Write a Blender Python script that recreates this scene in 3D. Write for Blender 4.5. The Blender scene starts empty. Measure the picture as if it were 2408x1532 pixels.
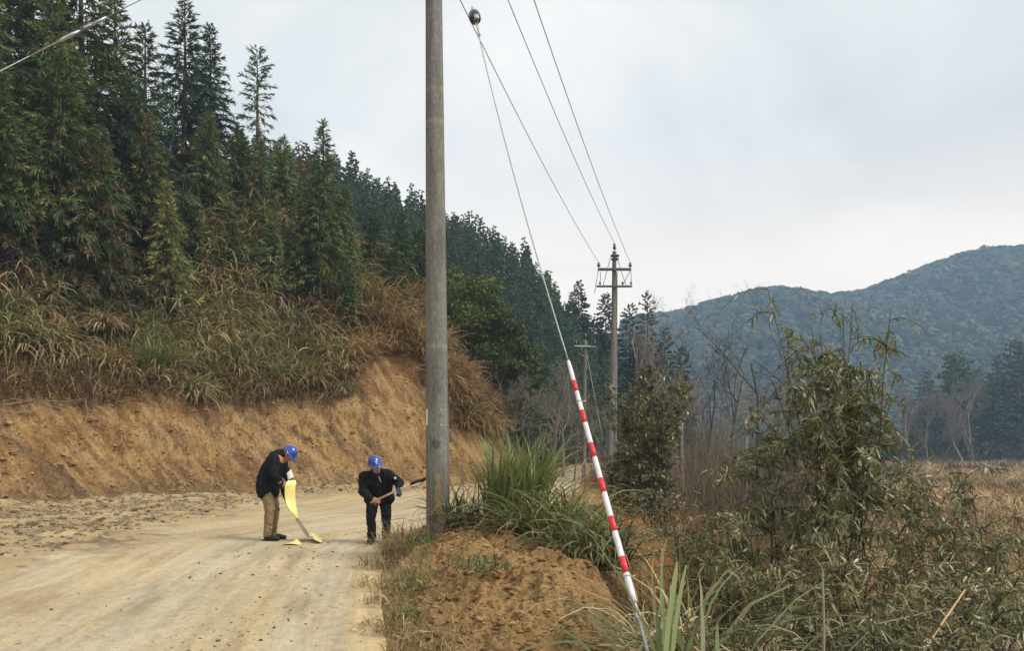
import bpy, bmesh, math, random
import numpy as np
from mathutils import Vector, Matrix

# ------------------------------------------------------------------ camera, world, sun, exposure
SC = bpy.context.scene
COL = SC.collection
R = math.radians
EYE = 1.6
F, CU, HV = 1873.0, 1204.0, 1046.0          # focal length and horizon of the survey used for placing things

cam_data = bpy.data.cameras.new("camera")
cam = bpy.data.objects.new("camera", cam_data)
COL.objects.link(cam)
cam.location = (0, 0, EYE)
cam.rotation_euler = (R(90), 0, 0)
cam_data.sensor_width = 36
cam_data.lens = 28
cam_data.shift_y = 0.1162
cam_data.clip_start = 0.05
cam_data.clip_end = 5000
SC.camera = cam

SUN_EL, SUN_AZ = R(46), R(112)               # azimuth clockwise from the view direction (+Y)
world = bpy.data.worlds.new("World")
SC.world = world
world.use_nodes = True


def build_world():
    nt = world.node_tree
    N, L = nt.nodes, nt.links
    N.clear()
    out = N.new("ShaderNodeOutputWorld")
    sky = N.new("ShaderNodeTexSky")
    sky.sky_type = 'NISHITA'
    sky.sun_disc = False
    sky.sun_elevation = SUN_EL
    sky.sun_rotation = SUN_AZ
    b1 = N.new("ShaderNodeBackground")
    b1.inputs[1].default_value = 0.1
    L.new(sky.outputs[0], b1.inputs[0])
    tc = N.new("ShaderNodeTexCoord")
    sep = N.new("ShaderNodeSeparateXYZ")
    L.new(tc.outputs['Generated'], sep.inputs[0])
    zc = N.new("ShaderNodeMath"); zc.operation = 'MAXIMUM'; zc.inputs[1].default_value = 0.0
    L.new(sep.outputs[2], zc.inputs[0])
    za = N.new("ShaderNodeMath"); za.operation = 'ADD'; za.inputs[1].default_value = 0.16
    L.new(zc.outputs[0], za.inputs[0])
    dx = N.new("ShaderNodeMath"); dx.operation = 'DIVIDE'
    dy = N.new("ShaderNodeMath"); dy.operation = 'DIVIDE'
    L.new(sep.outputs[0], dx.inputs[0]); L.new(za.outputs[0], dx.inputs[1])
    L.new(sep.outputs[1], dy.inputs[0]); L.new(za.outputs[0], dy.inputs[1])
    cmb = N.new("ShaderNodeCombineXYZ")
    L.new(dx.outputs[0], cmb.inputs[0]); L.new(dy.outputs[0], cmb.inputs[1])
    n1 = N.new("ShaderNodeTexNoise"); n1.inputs['Scale'].default_value = 0.9
    n1.inputs['Detail'].default_value = 6; n1.inputs['Roughness'].default_value = 0.5
    n1.inputs['Distortion'].default_value = 0.5
    L.new(cmb.outputs[0], n1.inputs['Vector'])
    r1 = N.new("ShaderNodeValToRGB")
    r1.color_ramp.elements[0].position = 0.38; r1.color_ramp.elements[0].color = (0.60, 0.612, 0.60, 1)
    r1.color_ramp.elements[1].position = 0.62; r1.color_ramp.elements[1].color = (0.90, 0.865, 0.81, 1)
    e = r1.color_ramp.elements.new(0.5); e.color = (0.725, 0.73, 0.71, 1)
    L.new(n1.outputs[0], r1.inputs[0])
    # thin warm brightness of the overcast low over the hills
    r2 = N.new("ShaderNodeValToRGB")
    r2.color_ramp.interpolation = 'EASE'
    r2.color_ramp.elements[0].position = 0.10; r2.color_ramp.elements[0].color = (1, 1, 1, 1)
    r2.color_ramp.elements[1].position = 0.38; r2.color_ramp.elements[1].color = (0, 0, 0, 1)
    L.new(zc.outputs[0], r2.inputs[0])
    wm = N.new("ShaderNodeMath"); wm.operation = 'MULTIPLY'; wm.inputs[1].default_value = 0.85
    L.new(r2.outputs[0], wm.inputs[0])
    mx = N.new("ShaderNodeMix"); mx.data_type = 'RGBA'
    L.new(wm.outputs[0], mx.inputs[0]); L.new(r1.outputs[0], mx.inputs[6])
    mx.inputs[7].default_value = (1.34, 1.10, 0.86, 1)
    b2 = N.new("ShaderNodeBackground"); b2.inputs[1].default_value = 1.0
    L.new(mx.outputs[2], b2.inputs[0])
    ms = N.new("ShaderNodeMixShader"); ms.inputs[0].default_value = 0.93
    L.new(b1.outputs[0], ms.inputs[1]); L.new(b2.outputs[0], ms.inputs[2])
    L.new(ms.outputs[0], out.inputs[0])


build_world()
sun_data = bpy.data.lights.new("sun", 'SUN')
sun_data.energy = 2.8
sun_data.angle = R(22)
sun_data.color = (1.0, 0.93, 0.80)
sun = bpy.data.objects.new("sun", sun_data)
COL.objects.link(sun)
sd = Vector((math.sin(SUN_AZ) * math.cos(SUN_EL), math.cos(SUN_AZ) * math.cos(SUN_EL), math.sin(SUN_EL)))
sun.rotation_euler = sd.to_track_quat('Z', 'Y').to_euler()

vs = SC.view_settings
vs.view_transform = 'Standard'
vs.look = 'None'
vs.exposure = 0.44
vs.gamma = 1.0
SC.render.engine = 'CYCLES'
SC.cycles.use_denoising = True
SC.cycles.max_bounces = 6
SC.cycles.diffuse_bounces = 3
SC.cycles.glossy_bounces = 2
SC.cycles.transmission_bounces = 3
SC.cycles.volume_bounces = 1
SC.cycles.transparent_max_bounces = 6
SC.cycles.use_adaptive_sampling = True
SC.cycles.adaptive_threshold = 0.02

rng = np.random.default_rng(7)
rnd = random.Random(11)


def at(u, v, Y):
    return Vector(((u - CU) / F * Y, Y, EYE + (HV - v) / F * Y))


# ------------------------------------------------------------------ noise
def _hash(ix, iy, seed):
    h = (ix.astype(np.int64) * 374761393 + iy.astype(np.int64) * 668265263 + seed * 1442695041) & 0xFFFFFFFF
    h = ((h ^ (h >> 13)) * 1274126177) & 0xFFFFFFFF
    h = (h ^ (h >> 16)) & 0xFFFFFFFF
    return h / 4294967295.0


def vnoise(x, y, seed=0):
    x = np.asarray(x, float); y = np.asarray(y, float)
    ix = np.floor(x); iy = np.floor(y)
    fx = x - ix; fy = y - iy
    fx = fx * fx * fx * (fx * (fx * 6 - 15) + 10); fy = fy * fy * fy * (fy * (fy * 6 - 15) + 10)
    a = _hash(ix, iy, seed); b = _hash(ix + 1, iy, seed)
    c = _hash(ix, iy + 1, seed); d = _hash(ix + 1, iy + 1, seed)
    return (a + (b - a) * fx) * (1 - fy) + (c + (d - c) * fx) * fy


def fbm(x, y, seed=0, oct=4, gain=0.5):
    s = 0; amp = 1; tot = 0
    for k in range(oct):
        s = s + amp * vnoise(x * 2 ** k + 17.3 * k, y * 2 ** k - 9.1 * k, seed + k)
        tot += amp; amp *= gain
    return s / tot


def sstep(a, b, x):
    t = np.clip((np.asarray(x, float) - a) / (b - a), 0, 1)
    return t * t * (3 - 2 * t)


# ------------------------------------------------------------------ mesh helpers
class Geo:
    def __init__(self):
        self.V = []; self.F4 = []; self.F3 = []; self.C = []; self.n = 0; self.M4 = []; self.M3 = []

    def add(self, V, F4=None, F3=None, col=(1, 1, 1), mat=0):
        V = np.asarray(V, float).reshape(-1, 3)
        self.V.append(V)
        c = np.asarray(col, float)
        if c.ndim == 1:
            c = np.tile(c[:3], (len(V), 1))
        self.C.append(c)
        if F4 is not None and len(F4):
            self.F4.append(np.asarray(F4, int).reshape(-1, 4) + self.n); self.M4.append(np.full(len(F4), mat))
        if F3 is not None and len(F3):
            self.F3.append(np.asarray(F3, int).reshape(-1, 3) + self.n); self.M3.append(np.full(len(F3), mat))
        self.n += len(V)
        return self

    def tube(self, pts, rad, sides=8, col=(1, 1, 1), cap=True, mat=0):
        pts = np.asarray(pts, float)
        K = len(pts)
        rad = np.full(K, rad, float) if np.isscalar(rad) else np.asarray(rad, float)
        T = np.gradient(pts, axis=0)
        T /= np.linalg.norm(T, axis=1)[:, None] + 1e-12
        up = np.array([0, 0, 1.0]) if abs(T[0][2]) < 0.9 else np.array([1.0, 0, 0])
        A = np.cross(T, up); A /= np.linalg.norm(A, axis=1)[:, None] + 1e-12
        B = np.cross(T, A)
        th = np.arange(sides) * 2 * np.pi / sides
        V = pts[:, None, :] + rad[:, None, None] * (np.cos(th)[None, :, None] * A[:, None, :] + np.sin(th)[None, :, None] * B[:, None, :])
        V = V.reshape(-1, 3)
        i = np.arange(K - 1)[:, None] * sides
        j = np.arange(sides)[None, :]; j2 = (j + 1) % sides
        F4 = np.stack([i + j, i + j2, i + sides + j2, i + sides + j], -1).reshape(-1, 4)
        F3 = []
        if cap:
            V = np.vstack([V, pts[0], pts[-1]])
            a, b = K * sides, K * sides + 1
            for q in range(sides):
                F3.append((a, (q + 1) % sides, q))
                F3.append((b, (K - 1) * sides + q, (K - 1) * sides + (q + 1) % sides))
        if np.ndim(col) == 2 and len(col) != len(V):
            cc = np.repeat(np.asarray(col, float), sides, axis=0)
            col = np.vstack([cc, cc[:1], cc[-1:]]) if cap else cc
        return self.add(V, F4, F3, col, mat)

    def box(self, c, s, rot=None, col=(1, 1, 1), mat=0, bev=0.0):
        s = np.asarray(s, float) / 2
        if bev <= 0:
            V = np.array([[x, y, z] for x in (-1, 1) for y in (-1, 1) for z in (-1, 1)], float) * s
            F4 = [(0, 1, 3, 2), (4, 6, 7, 5), (0, 4, 5, 1), (2, 3, 7, 6), (0, 2, 6, 4), (1, 5, 7, 3)]
            F3 = None
        else:
            bm = bmesh.new(); bmesh.ops.create_cube(bm, size=1)
            for v in bm.verts: v.co = Vector((v.co.x * 2 * s[0], v.co.y * 2 * s[1], v.co.z * 2 * s[2]))
            bmesh.ops.bevel(bm, geom=bm.edges[:], offset=bev, segments=2, affect='EDGES', profile=0.6)
            bm.verts.index_update()
            V = np.array([v.co[:] for v in bm.verts])
            F4 = [[v.index for v in f.verts] for f in bm.faces if len(f.verts) == 4]
            F3 = [[v.index for v in f.verts] for f in bm.faces if len(f.verts) == 3]
            bm.free()
        if rot is not None:
            V = V @ np.array(rot).T
        return self.add(V + np.asarray(c, float), F4, F3, col, mat)

    def ell(self, c, r, rot=None, col=(1, 1, 1), seg=14, ring=9, mat=0):
        th = np.linspace(0, np.pi, ring + 1)[1:-1]
        ph = np.arange(seg) * 2 * np.pi / seg
        V = np.stack([np.outer(np.sin(th), np.cos(ph)), np.outer(np.sin(th), np.sin(ph)), np.outer(np.cos(th), np.ones(seg))], -1).reshape(-1, 3)
        V = np.vstack([V, [0, 0, 1], [0, 0, -1]]) * (np.array([r, r, r]) if np.isscalar(r) else np.array(r))
        if rot is not None:
            V = V @ np.array(rot).T
        K = ring - 1
        i = np.arange(K - 1)[:, None] * seg; j = np.arange(seg)[None, :]; j2 = (j + 1) % seg
        F4 = np.stack([i + j, i + seg + j, i + seg + j2, i + j2], -1).reshape(-1, 4)
        n = K * seg
        F3 = [(n, q, (q + 1) % seg) for q in range(seg)] + [(n + 1, (K - 1) * seg + (q + 1) % seg, (K - 1) * seg + q) for q in range(seg)]
        return self.add(V + np.asarray(c, float), F4, F3, col, mat)

    def limb(self, p0, p1, r0, r1, flat=1.0, n=None, side=None):
        """a tapered run of overlapping ellipsoids, later fused by a voxel remesh"""
        p0 = np.asarray(p0, float); p1 = np.asarray(p1, float)
        d = np.linalg.norm(p1 - p0)
        n = n or max(2, int(d / (0.4 * min(r0, r1))) + 1)
        for t in np.linspace(0, 1, n):
            r = r0 + (r1 - r0) * t
            self.ell(p0 + (p1 - p0) * t, (r, r * flat, r), seg=12, ring=8)
        return self

    def ribbons(self, P, W, S, col):
        """P (N,K,3) centre lines, W (N,K) half widths, S (N,3) or (N,K,3) side vectors, col (N,3) or (N,K,3)"""
        N, K, _ = P.shape
        if S.ndim == 2:
            S = np.repeat(S[:, None, :], K, 1)
        V = np.stack([P - S * W[..., None], P + S * W[..., None]], 2)
        if col.ndim == 2:
            col = np.repeat(col[:, None, :], K, 1)
        C = np.repeat(col[:, :, None, :], 2, 2)
        base = (np.arange(N) * K * 2)[:, None]
        k = (np.arange(K - 1) * 2)[None, :]
        b = base + k
        F4 = np.stack([b, b + 1, b + 3, b + 2], -1).reshape(-1, 4)
        return self.add(V.reshape(-1, 3), F4, None, C.reshape(-1, 3))

    def mesh(self, name, mats, smooth=False):
        V = np.vstack(self.V) if self.V else np.zeros((0, 3))
        C = np.vstack(self.C)
        F4 = np.vstack(self.F4) if self.F4 else np.zeros((0, 4), int)
        F3 = np.vstack(self.F3) if self.F3 else np.zeros((0, 3), int)
        me = bpy.data.meshes.new(name)
        me.vertices.add(len(V)); me.vertices.foreach_set("co", V.astype(np.float32).ravel())
        nl = F4.size + F3.size
        me.loops.add(nl)
        me.loops.foreach_set("vertex_index", np.concatenate([F4.ravel(), F3.ravel()]).astype(np.int32))
        npoly = len(F4) + len(F3)
        me.polygons.add(npoly)
        st = np.concatenate([np.arange(len(F4)) * 4, F4.size + np.arange(len(F3)) * 3]).astype(np.int32)
        me.polygons.foreach_set("loop_start", st)
        mi = np.concatenate([np.concatenate(self.M4) if self.M4 else [], np.concatenate(self.M3) if self.M3 else []]).astype(np.int32)
        me.polygons.foreach_set("material_index", mi)
        me.polygons.foreach_set("use_smooth", np.full(npoly, smooth))
        a = me.attributes.new("tint", 'FLOAT_COLOR', 'POINT')
        a.data.foreach_set("color", np.hstack([C, np.ones((len(C), 1))]).astype(np.float32).ravel())
        for m in (mats if isinstance(mats, (list, tuple)) else [mats]):
            me.materials.append(m)
        me.update(calc_edges=True)
        return me

    def obj(self, name, mats, parent=None, smooth=False):
        o = bpy.data.objects.new(name, self.mesh(name, mats, smooth))
        COL.objects.link(o)
        if parent: o.parent = parent
        return o

    def fused(self, name, mat, parent=None, voxel=0.012, smooth=4, wrinkle=0.0):
        """fuse overlapping closed shapes into one continuous skin"""
        me = self.mesh(name, mat, True)
        o = bpy.data.objects.new("tmp_fuse", me); COL.objects.link(o)
        m = o.modifiers.new("r", 'REMESH'); m.mode = 'VOXEL'; m.voxel_size = voxel; m.use_smooth_shade = True
        if smooth:
            s = o.modifiers.new("s", 'SMOOTH'); s.factor = 0.5; s.iterations = smooth
        dg = bpy.context.evaluated_depsgraph_get()
        nm = bpy.data.meshes.new_from_object(o.evaluated_get(dg))
        bpy.data.objects.remove(o); bpy.data.meshes.remove(me)
        nm.name = name
        if wrinkle:
            n_ = len(nm.vertices); co = np.zeros(n_ * 3, np.float32); no = np.zeros(n_ * 3, np.float32)
            nm.vertices.foreach_get('co', co); nm.vertex_normals.foreach_get('vector', no)
            co = co.reshape(-1, 3); no = no.reshape(-1, 3)
            a = co[:, 0] * 5 + co[:, 1] * 7; b = co[:, 2] * 15 + 3 * np.sin(co[:, 0] * 9 + co[:, 1] * 7)
            w = 1 - np.abs(vnoise(a, b, 55) - .5) * 2
            w2 = vnoise(co[:, 0] * 20 + co[:, 2] * 13, co[:, 1] * 20 - co[:, 2] * 17, 56) - .5
            co = co + no * ((w - .5) * wrinkle + w2 * wrinkle * .5)[:, None]
            nm.vertices.foreach_set('co', co.astype(np.float32).ravel()); nm.update()
        nm.materials.clear(); nm.materials.append(mat)
        r = bpy.data.objects.new(name, nm); COL.objects.link(r)
        if parent: r.parent = parent
        return r


def tag(o, label=None, cat=None, group=None, kind=None):
    if label: o["label"] = label
    if cat: o["category"] = cat
    if group: o["group"] = group
    if kind: o["kind"] = kind
    return o


def thing(name, label, cat, loc=(0, 0, 0), rz=0.0, group=None, s=1.0):
    o = bpy.data.objects.new(name, None)
    o.empty_display_size = 0.2
    COL.objects.link(o)
    o.location = loc; o.rotation_euler = (0, 0, rz); o.scale = (s, s, s) if np.isscalar(s) else s
    return tag(o, label, cat, group)


def dup(root, loc, rz=0.0, s=1.0, label=None, group=None, tilt=(0, 0)):
    r = root.copy(); COL.objects.link(r)
    r.location = loc; r.rotation_euler = (tilt[0], tilt[1], rz); r.scale = (s, s, s) if np.isscalar(s) else s
    if label: r["label"] = label
    if group: r["group"] = group
    for ch in CHILD.get(root.name, []):
        c = ch.copy(); COL.objects.link(c); c.parent = r
    return r


CHILD = {}


def reg(root, *parts):
    CHILD[root.name] = list(parts)
    return root


# ------------------------------------------------------------------ materials
def nodes(name):
    m = bpy.data.materials.new(name); m.use_nodes = True
    nt = m.node_tree; nt.nodes.clear()
    return m, nt.nodes, nt.links


def mat_plain(name, col, rough=0.6, metal=0.0, var=0.15, scale=12.0, bump=0.0, bscale=60.0, spec=0.4, col2=None, stretch=(1, 1, 1), coat=0.0):
    m, N, L = nodes(name)
    out = N.new("ShaderNodeOutputMaterial"); p = N.new("ShaderNodeBsdfPrincipled")
    L.new(p.outputs[0], out.inputs[0])
    tc = N.new("ShaderNodeTexCoord"); mp = N.new("ShaderNodeMapping"); mp.inputs['Scale'].default_value = stretch
    L.new(tc.outputs['Object'], mp.inputs[0])
    n = N.new("ShaderNodeTexNoise"); n.inputs['Scale'].default_value = scale; n.inputs['Detail'].default_value = 6
    L.new(mp.outputs[0], n.inputs['Vector'])
    r = N.new("ShaderNodeValToRGB")
    c = np.array(col[:3])
    c1 = c * (1 - var); c2 = np.array(col2) if col2 is not None else np.minimum(c * (1 + var), 1)
    r.color_ramp.elements[0].position = 0.3; r.color_ramp.elements[0].color = (*c1, 1)
    r.color_ramp.elements[1].position = 0.7; r.color_ramp.elements[1].color = (*c2, 1)
    L.new(n.outputs[0], r.inputs[0]); L.new(r.outputs[0], p.inputs['Base Color'])
    p.inputs['Roughness'].default_value = rough; p.inputs['Metallic'].default_value = metal
    p.inputs['Specular IOR Level'].default_value = spec
    p.inputs['Coat Weight'].default_value = coat
    if bump > 0:
        nb = N.new("ShaderNodeTexNoise"); nb.inputs['Scale'].default_value = bscale; nb.inputs['Detail'].default_value = 5
        L.new(mp.outputs[0], nb.inputs['Vector'])
        b = N.new("ShaderNodeBump"); b.inputs['Strength'].default_value = bump; b.inputs['Distance'].default_value = 0.02
        L.new(nb.outputs[0], b.inputs['Height']); L.new(b.outputs[0], p.inputs['Normal'])
    return m


def mat_leaf(name, trans=0.3, rough=0.6, rand=0.35, spec=0.25):
    """foliage: colour comes from the per-blade pigment stored on the mesh, varied from plant to plant"""
    m, N, L = nodes(name)
    out = N.new("ShaderNodeOutputMaterial"); p = N.new("ShaderNodeBsdfPrincipled")
    at_ = N.new("ShaderNodeAttribute"); at_.attribute_name = "tint"
    oi = N.new("ShaderNodeObjectInfo")
    mr = N.new("ShaderNodeMapRange"); mr.inputs[3].default_value = 1 - rand; mr.inputs[4].default_value = 1 + rand
    L.new(oi.outputs['Random'], mr.inputs[0])
    mul = N.new("ShaderNodeVectorMath"); mul.operation = 'SCALE'
    L.new(at_.outputs['Color'], mul.inputs[0]); L.new(mr.outputs[0], mul.inputs['Scale'])
    L.new(mul.outputs[0], p.inputs['Base Color'])
    p.inputs['Roughness'].default_value = rough
    p.inputs['Specular IOR Level'].default_value = spec
    t = N.new("ShaderNodeBsdfTranslucent"); L.new(mul.outputs[0], t.inputs[0])
    mx = N.new("ShaderNodeMixShader"); mx.inputs[0].default_value = trans
    L.new(p.outputs[0], mx.inputs[1]); L.new(t.outputs[0], mx.inputs[2]); L.new(mx.outputs[0], out.inputs[0])
    return m


def mat_tint(name, rough=0.85, bump=0.4, bscale=30.0, nscale=25.0, nvar=0.25, dist=0.03, stretch=(1, 1, 1), spec=0.2):
    """earth: pigment from the mesh, fine grain and bump from noise"""
    m, N, L = nodes(name)
    out = N.new("ShaderNodeOutputMaterial"); p = N.new("ShaderNodeBsdfPrincipled"); L.new(p.outputs[0], out.inputs[0])
    at_ = N.new("ShaderNodeAttribute"); at_.attribute_name = "tint"
    tc = N.new("ShaderNodeTexCoord"); mp = N.new("ShaderNodeMapping"); mp.inputs['Scale'].default_value = stretch
    L.new(tc.outputs['Object'], mp.inputs[0])
    n = N.new("ShaderNodeTexNoise"); n.inputs['Scale'].default_value = nscale; n.inputs['Detail'].default_value = 8
    n.inputs['Roughness'].default_value = 0.65
    L.new(mp.outputs[0], n.inputs['Vector'])
    mr = N.new("ShaderNodeMapRange"); mr.inputs[1].default_value = 0.3; mr.inputs[2].default_value = 0.7
    mr.inputs[3].default_value = 1 - nvar; mr.inputs[4].default_value = 1 + nvar
    L.new(n.outputs[0], mr.inputs[0])
    mul = N.new("ShaderNodeVectorMath"); mul.operation = 'SCALE'
    L.new(at_.outputs['Color'], mul.inputs[0]); L.new(mr.outputs[0], mul.inputs['Scale'])
    L.new(mul.outputs[0], p.inputs['Base Color'])
    p.inputs['Roughness'].default_value = rough; p.inputs['Specular IOR Level'].default_value = spec
    nb = N.new("ShaderNodeTexNoise"); nb.inputs['Scale'].default_value = bscale; nb.inputs['Detail'].default_value = 8
    nb.inputs['Roughness'].default_value = 0.7
    L.new(mp.outputs[0], nb.inputs['Vector'])
    b = N.new("ShaderNodeBump"); b.inputs['Strength'].default_value = bump; b.inputs['Distance'].default_value = dist
    L.new(nb.outputs[0], b.inputs['Height']); L.new(b.outputs[0], p.inputs['Normal'])
    return m


M = {}
M['leaf'] = mat_leaf('conifer_needles', 0.22, 0.6, 0.3)
M['blade'] = mat_leaf('grass_blades', 0.3, 0.5, 0.25, 0.35)
M['shrub'] = mat_leaf('shrub_leaves', 0.25, 0.38, 0.2, 0.55)
M['dry'] = mat_leaf('dry_stems', 0.2, 0.7, 0.2, 0.2)
M['bark'] = mat_plain('bark', (0.07, 0.05, 0.035), 0.9, var=0.4, scale=9, bump=0.6, bscale=25, stretch=(1, 1, .3))
M['twig'] = mat_plain('grey_bark', (0.20, 0.175, 0.145), 0.9, var=0.35, scale=6)
M['darktwig'] = mat_plain('dark_bark', (0.055, 0.042, 0.032), 0.9, var=0.35, scale=6)
M['road'] = mat_tint('packed_earth', 0.9, 0.5, 45, 50, 0.22, 0.014)
M['bank'] = mat_tint('cut_earth', 0.92, 1.0, 9, 13, 0.42, 0.14)  # strong grain contrast puts the darkness of crevices into the colour
M['mound'] = mat_tint('loose_earth', 0.95, 1.0, 34, 24, 0.38, 0.05)
M['soil'] = mat_tint('ground_earth', 0.95, 0.8, 10, 8, 0.35, 0.05)
M['steel'] = mat_plain('galvanised_steel', (0.42, 0.43, 0.43), 0.45, 0.85, 0.2, 20)
M['wire'] = mat_plain('wire', (0.10, 0.105, 0.105), 0.5, 0.6, 0.2, 8)
M['guy'] = mat_plain('steel_strand', (0.36, 0.38, 0.35), 0.55, 0.5, 0.25, 30, stretch=(1, 1, 3))
M['ceramic'] = mat_plain('dark_porcelain', (0.03, 0.032, 0.036), 0.3, 0.0, 0.2, 10, spec=0.5)
M['polew'] = mat_plain('white_porcelain', (0.5, 0.5, 0.5), 0.35, 0.0, 0.1, 10)
M['white'] = mat_plain('white_pvc', (0.66, 0.675, 0.70), 0.5, 0, 0.14, 22, stretch=(1, 1, .4), col2=(0.78, 0.79, 0.82))
M['red'] = mat_plain('red_reflective_tape', (0.60, 0.04, 0.05), 0.45, 0, 0.25, 40)
M['black'] = mat_plain('black_cloth', (0.011, 0.012, 0.015), 0.85, 0, 0.3, 14, bump=0.35, bscale=24, spec=0.15)
M['blacktrs'] = mat_plain('black_trouser_cloth', (0.012, 0.0125, 0.014), 0.85, 0, 0.3, 10, bump=0.5, bscale=14, spec=0.15)
M['khaki'] = mat_plain('khaki_cloth', (0.235, 0.165, 0.095), 0.85, 0, 0.15, 9, bump=0.5, bscale=14, spec=0.15)
M['skin'] = mat_plain('skin', (0.40, 0.20, 0.13), 0.55, 0, 0.08, 20)
M['hair'] = mat_plain('dark_hair', (0.05, 0.048, 0.045), 0.6, 0, 0.5, 60)
M['helmet'] = mat_plain('blue_plastic', (0.018, 0.055, 0.34), 0.22, 0, 0.05, 4, spec=0.55, coat=0.3)
M['shoe'] = mat_plain('black_leather', (0.014, 0.014, 0.015), 0.5, 0, 0.3, 20)
M['sole'] = mat_plain('dark_rubber', (0.02, 0.018, 0.016), 0.8)
M['glove'] = mat_plain('dark_blue_glove', (0.03, 0.032, 0.07), 0.8, 0, 0.5, 40)
M['strap'] = mat_plain('grey_webbing', (0.35, 0.37, 0.38), 0.7)
M['emblem'] = mat_plain('white_print', (0.7, 0.72, 0.75), 0.5, 0, 0.02)
M['wood'] = mat_plain('pale_wood', (0.48, 0.32, 0.17), 0.6, 0, 0.2, 12, stretch=(1, 1, .1))
M['iron'] = mat_plain('dark_iron', (0.02, 0.016, 0.014), 0.6, 0.3, 0.4, 14)
M['paper'] = mat_plain('white_paper', (0.72, 0.73, 0.74), 0.6, 0, 0.03)
M['block'] = mat_plain('concrete_block', (0.22, 0.21, 0.19), 0.9, 0, 0.2, 8, bump=0.4)


def mat_sheet():
    """yellow adhesive sheet: yellow face, dull backing"""
    m, N, L = nodes('yellow_sheet')
    out = N.new("ShaderNodeOutputMaterial"); p = N.new("ShaderNodeBsdfPrincipled"); L.new(p.outputs[0], out.inputs[0])
    g = N.new("ShaderNodeNewGeometry")
    mx = N.new("ShaderNodeMix"); mx.data_type = 'RGBA'
    mx.inputs[7].default_value = (0.80, 0.70, 0.26, 1); mx.inputs[6].default_value = (0.20, 0.16, 0.10, 1)
    L.new(g.outputs['Backfacing'], mx.inputs[0]); L.new(mx.outputs[2], p.inputs['Base Color'])
    p.inputs['Roughness'].default_value = 0.45
    return m


M['sheet'] = mat_sheet()


def mat_pole():
    """old spun concrete: mottled grey with vertical streaks, old paste marks and lichen"""
    m, N, L = nodes('spun_concrete')
    out = N.new("ShaderNodeOutputMaterial"); p = N.new("ShaderNodeBsdfPrincipled"); L.new(p.outputs[0], out.inputs[0])
    tc = N.new("ShaderNodeTexCoord")

    def noise(scale, st, det=6, ro=0.6):
        mp = N.new("ShaderNodeMapping"); mp.inputs['Scale'].default_value = st
        L.new(tc.outputs['Object'], mp.inputs[0])
        n = N.new("ShaderNodeTexNoise"); n.inputs['Scale'].default_value = scale; n.inputs['Detail'].default_value = det
        n.inputs['Roughness'].default_value = ro
        L.new(mp.outputs[0], n.inputs['Vector'])
        return n

    def ramp(src, a, b, c1, c2):
        r = N.new("ShaderNodeValToRGB")
        r.color_ramp.elements[0].position = a; r.color_ramp.elements[0].color = (*c1, 1)
        r.color_ramp.elements[1].position = b; r.color_ramp.elements[1].color = (*c2, 1)
        L.new(src, r.inputs[0]); return r
    n1 = noise(2.2, (3.0, 3.0, 0.5)); n2 = noise(34, (1, 1, .5)); n3 = noise(1.3, (5, 5, .5))
    base = ramp(n1.outputs[0], 0.3, 0.72, (0.115, 0.112, 0.10), (0.26, 0.252, 0.23))
    fine = ramp(n2.outputs[0], 0.42, 0.7, (0.62, 0.62, 0.62), (1.15, 1.15, 1.12))
    mul = N.new("ShaderNodeMix"); mul.data_type = 'RGBA'; mul.blend_type = 'MULTIPLY'; mul.inputs[0].default_value = 0.8
    L.new(base.outputs[0], mul.inputs[6]); L.new(fine.outputs[0], mul.inputs[7])
    stain = ramp(n3.outputs[0], 0.56, 0.70, (0, 0, 0), (1, 1, 1))
    mx = N.new("ShaderNodeMix"); mx.data_type = 'RGBA'; mx.inputs[7].default_value = (0.10, 0.09, 0.08, 1)
    L.new(stain.outputs[0], mx.inputs[0]); L.new(mul.outputs[2], mx.inputs[6])
    at_ = N.new("ShaderNodeAttribute"); at_.attribute_name = "tint"
    fin = N.new("ShaderNodeMix"); fin.data_type = 'RGBA'; fin.blend_type = 'MULTIPLY'; fin.inputs[0].default_value = 1
    L.new(mx.outputs[2], fin.inputs[6]); L.new(at_.outputs['Color'], fin.inputs[7])
    L.new(fin.outputs[2], p.inputs['Base Color'])
    p.inputs['Roughness'].default_value = 0.85
    b = N.new("ShaderNodeBump"); b.inputs['Strength'].default_value = 0.35; b.inputs['Distance'].default_value = 0.01
    L.new(n2.outputs[0], b.inputs['Height']); L.new(b.outputs[0], p.inputs['Normal'])
    return m


M['pole'] = mat_pole()

# ------------------------------------------------------------------ terrain
BP = [(-120, -90), (-70, -20), (-42, 5), (-25, 13), (-17, 17.6), (-12.9, 20.1), (-10.8, 22.4), (-7.9, 26.0), (-4.7, 28.6), (-1.6, 29.6),
      (-0.2, 30.6), (0.4, 33), (0.9, 38), (2.2, 46), (6, 62), (13, 82), (22, 104), (27, 122), (29, 150), (20, 200)]


def chaikin(p, n=2):
    p = np.array(p, float)
    for _ in range(n):
        q = p[:-1] * .75 + p[1:] * .25; r = p[:-1] * .25 + p[1:] * .75
        p = np.vstack([p[:1], np.stack([q, r], 1).reshape(-1, 2), p[-1:]])
    return p


BC = chaikin(BP, 2)
BPOLY = np.vstack([BC, [(-300, 260), (-400, 0), (-300, -200)]])


def inside(x, y):
    c = np.zeros(x.shape, bool)
    n = len(BPOLY)
    for i in range(n):
        x0, y0 = BPOLY[i]; x1, y1 = BPOLY[(i + 1) % n]
        cond = ((y0 > y) != (y1 > y)) & (x < (x1 - x0) * (y - y0) / (y1 - y0 + 1e-12) + x0)
        c ^= cond
    return c


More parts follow.
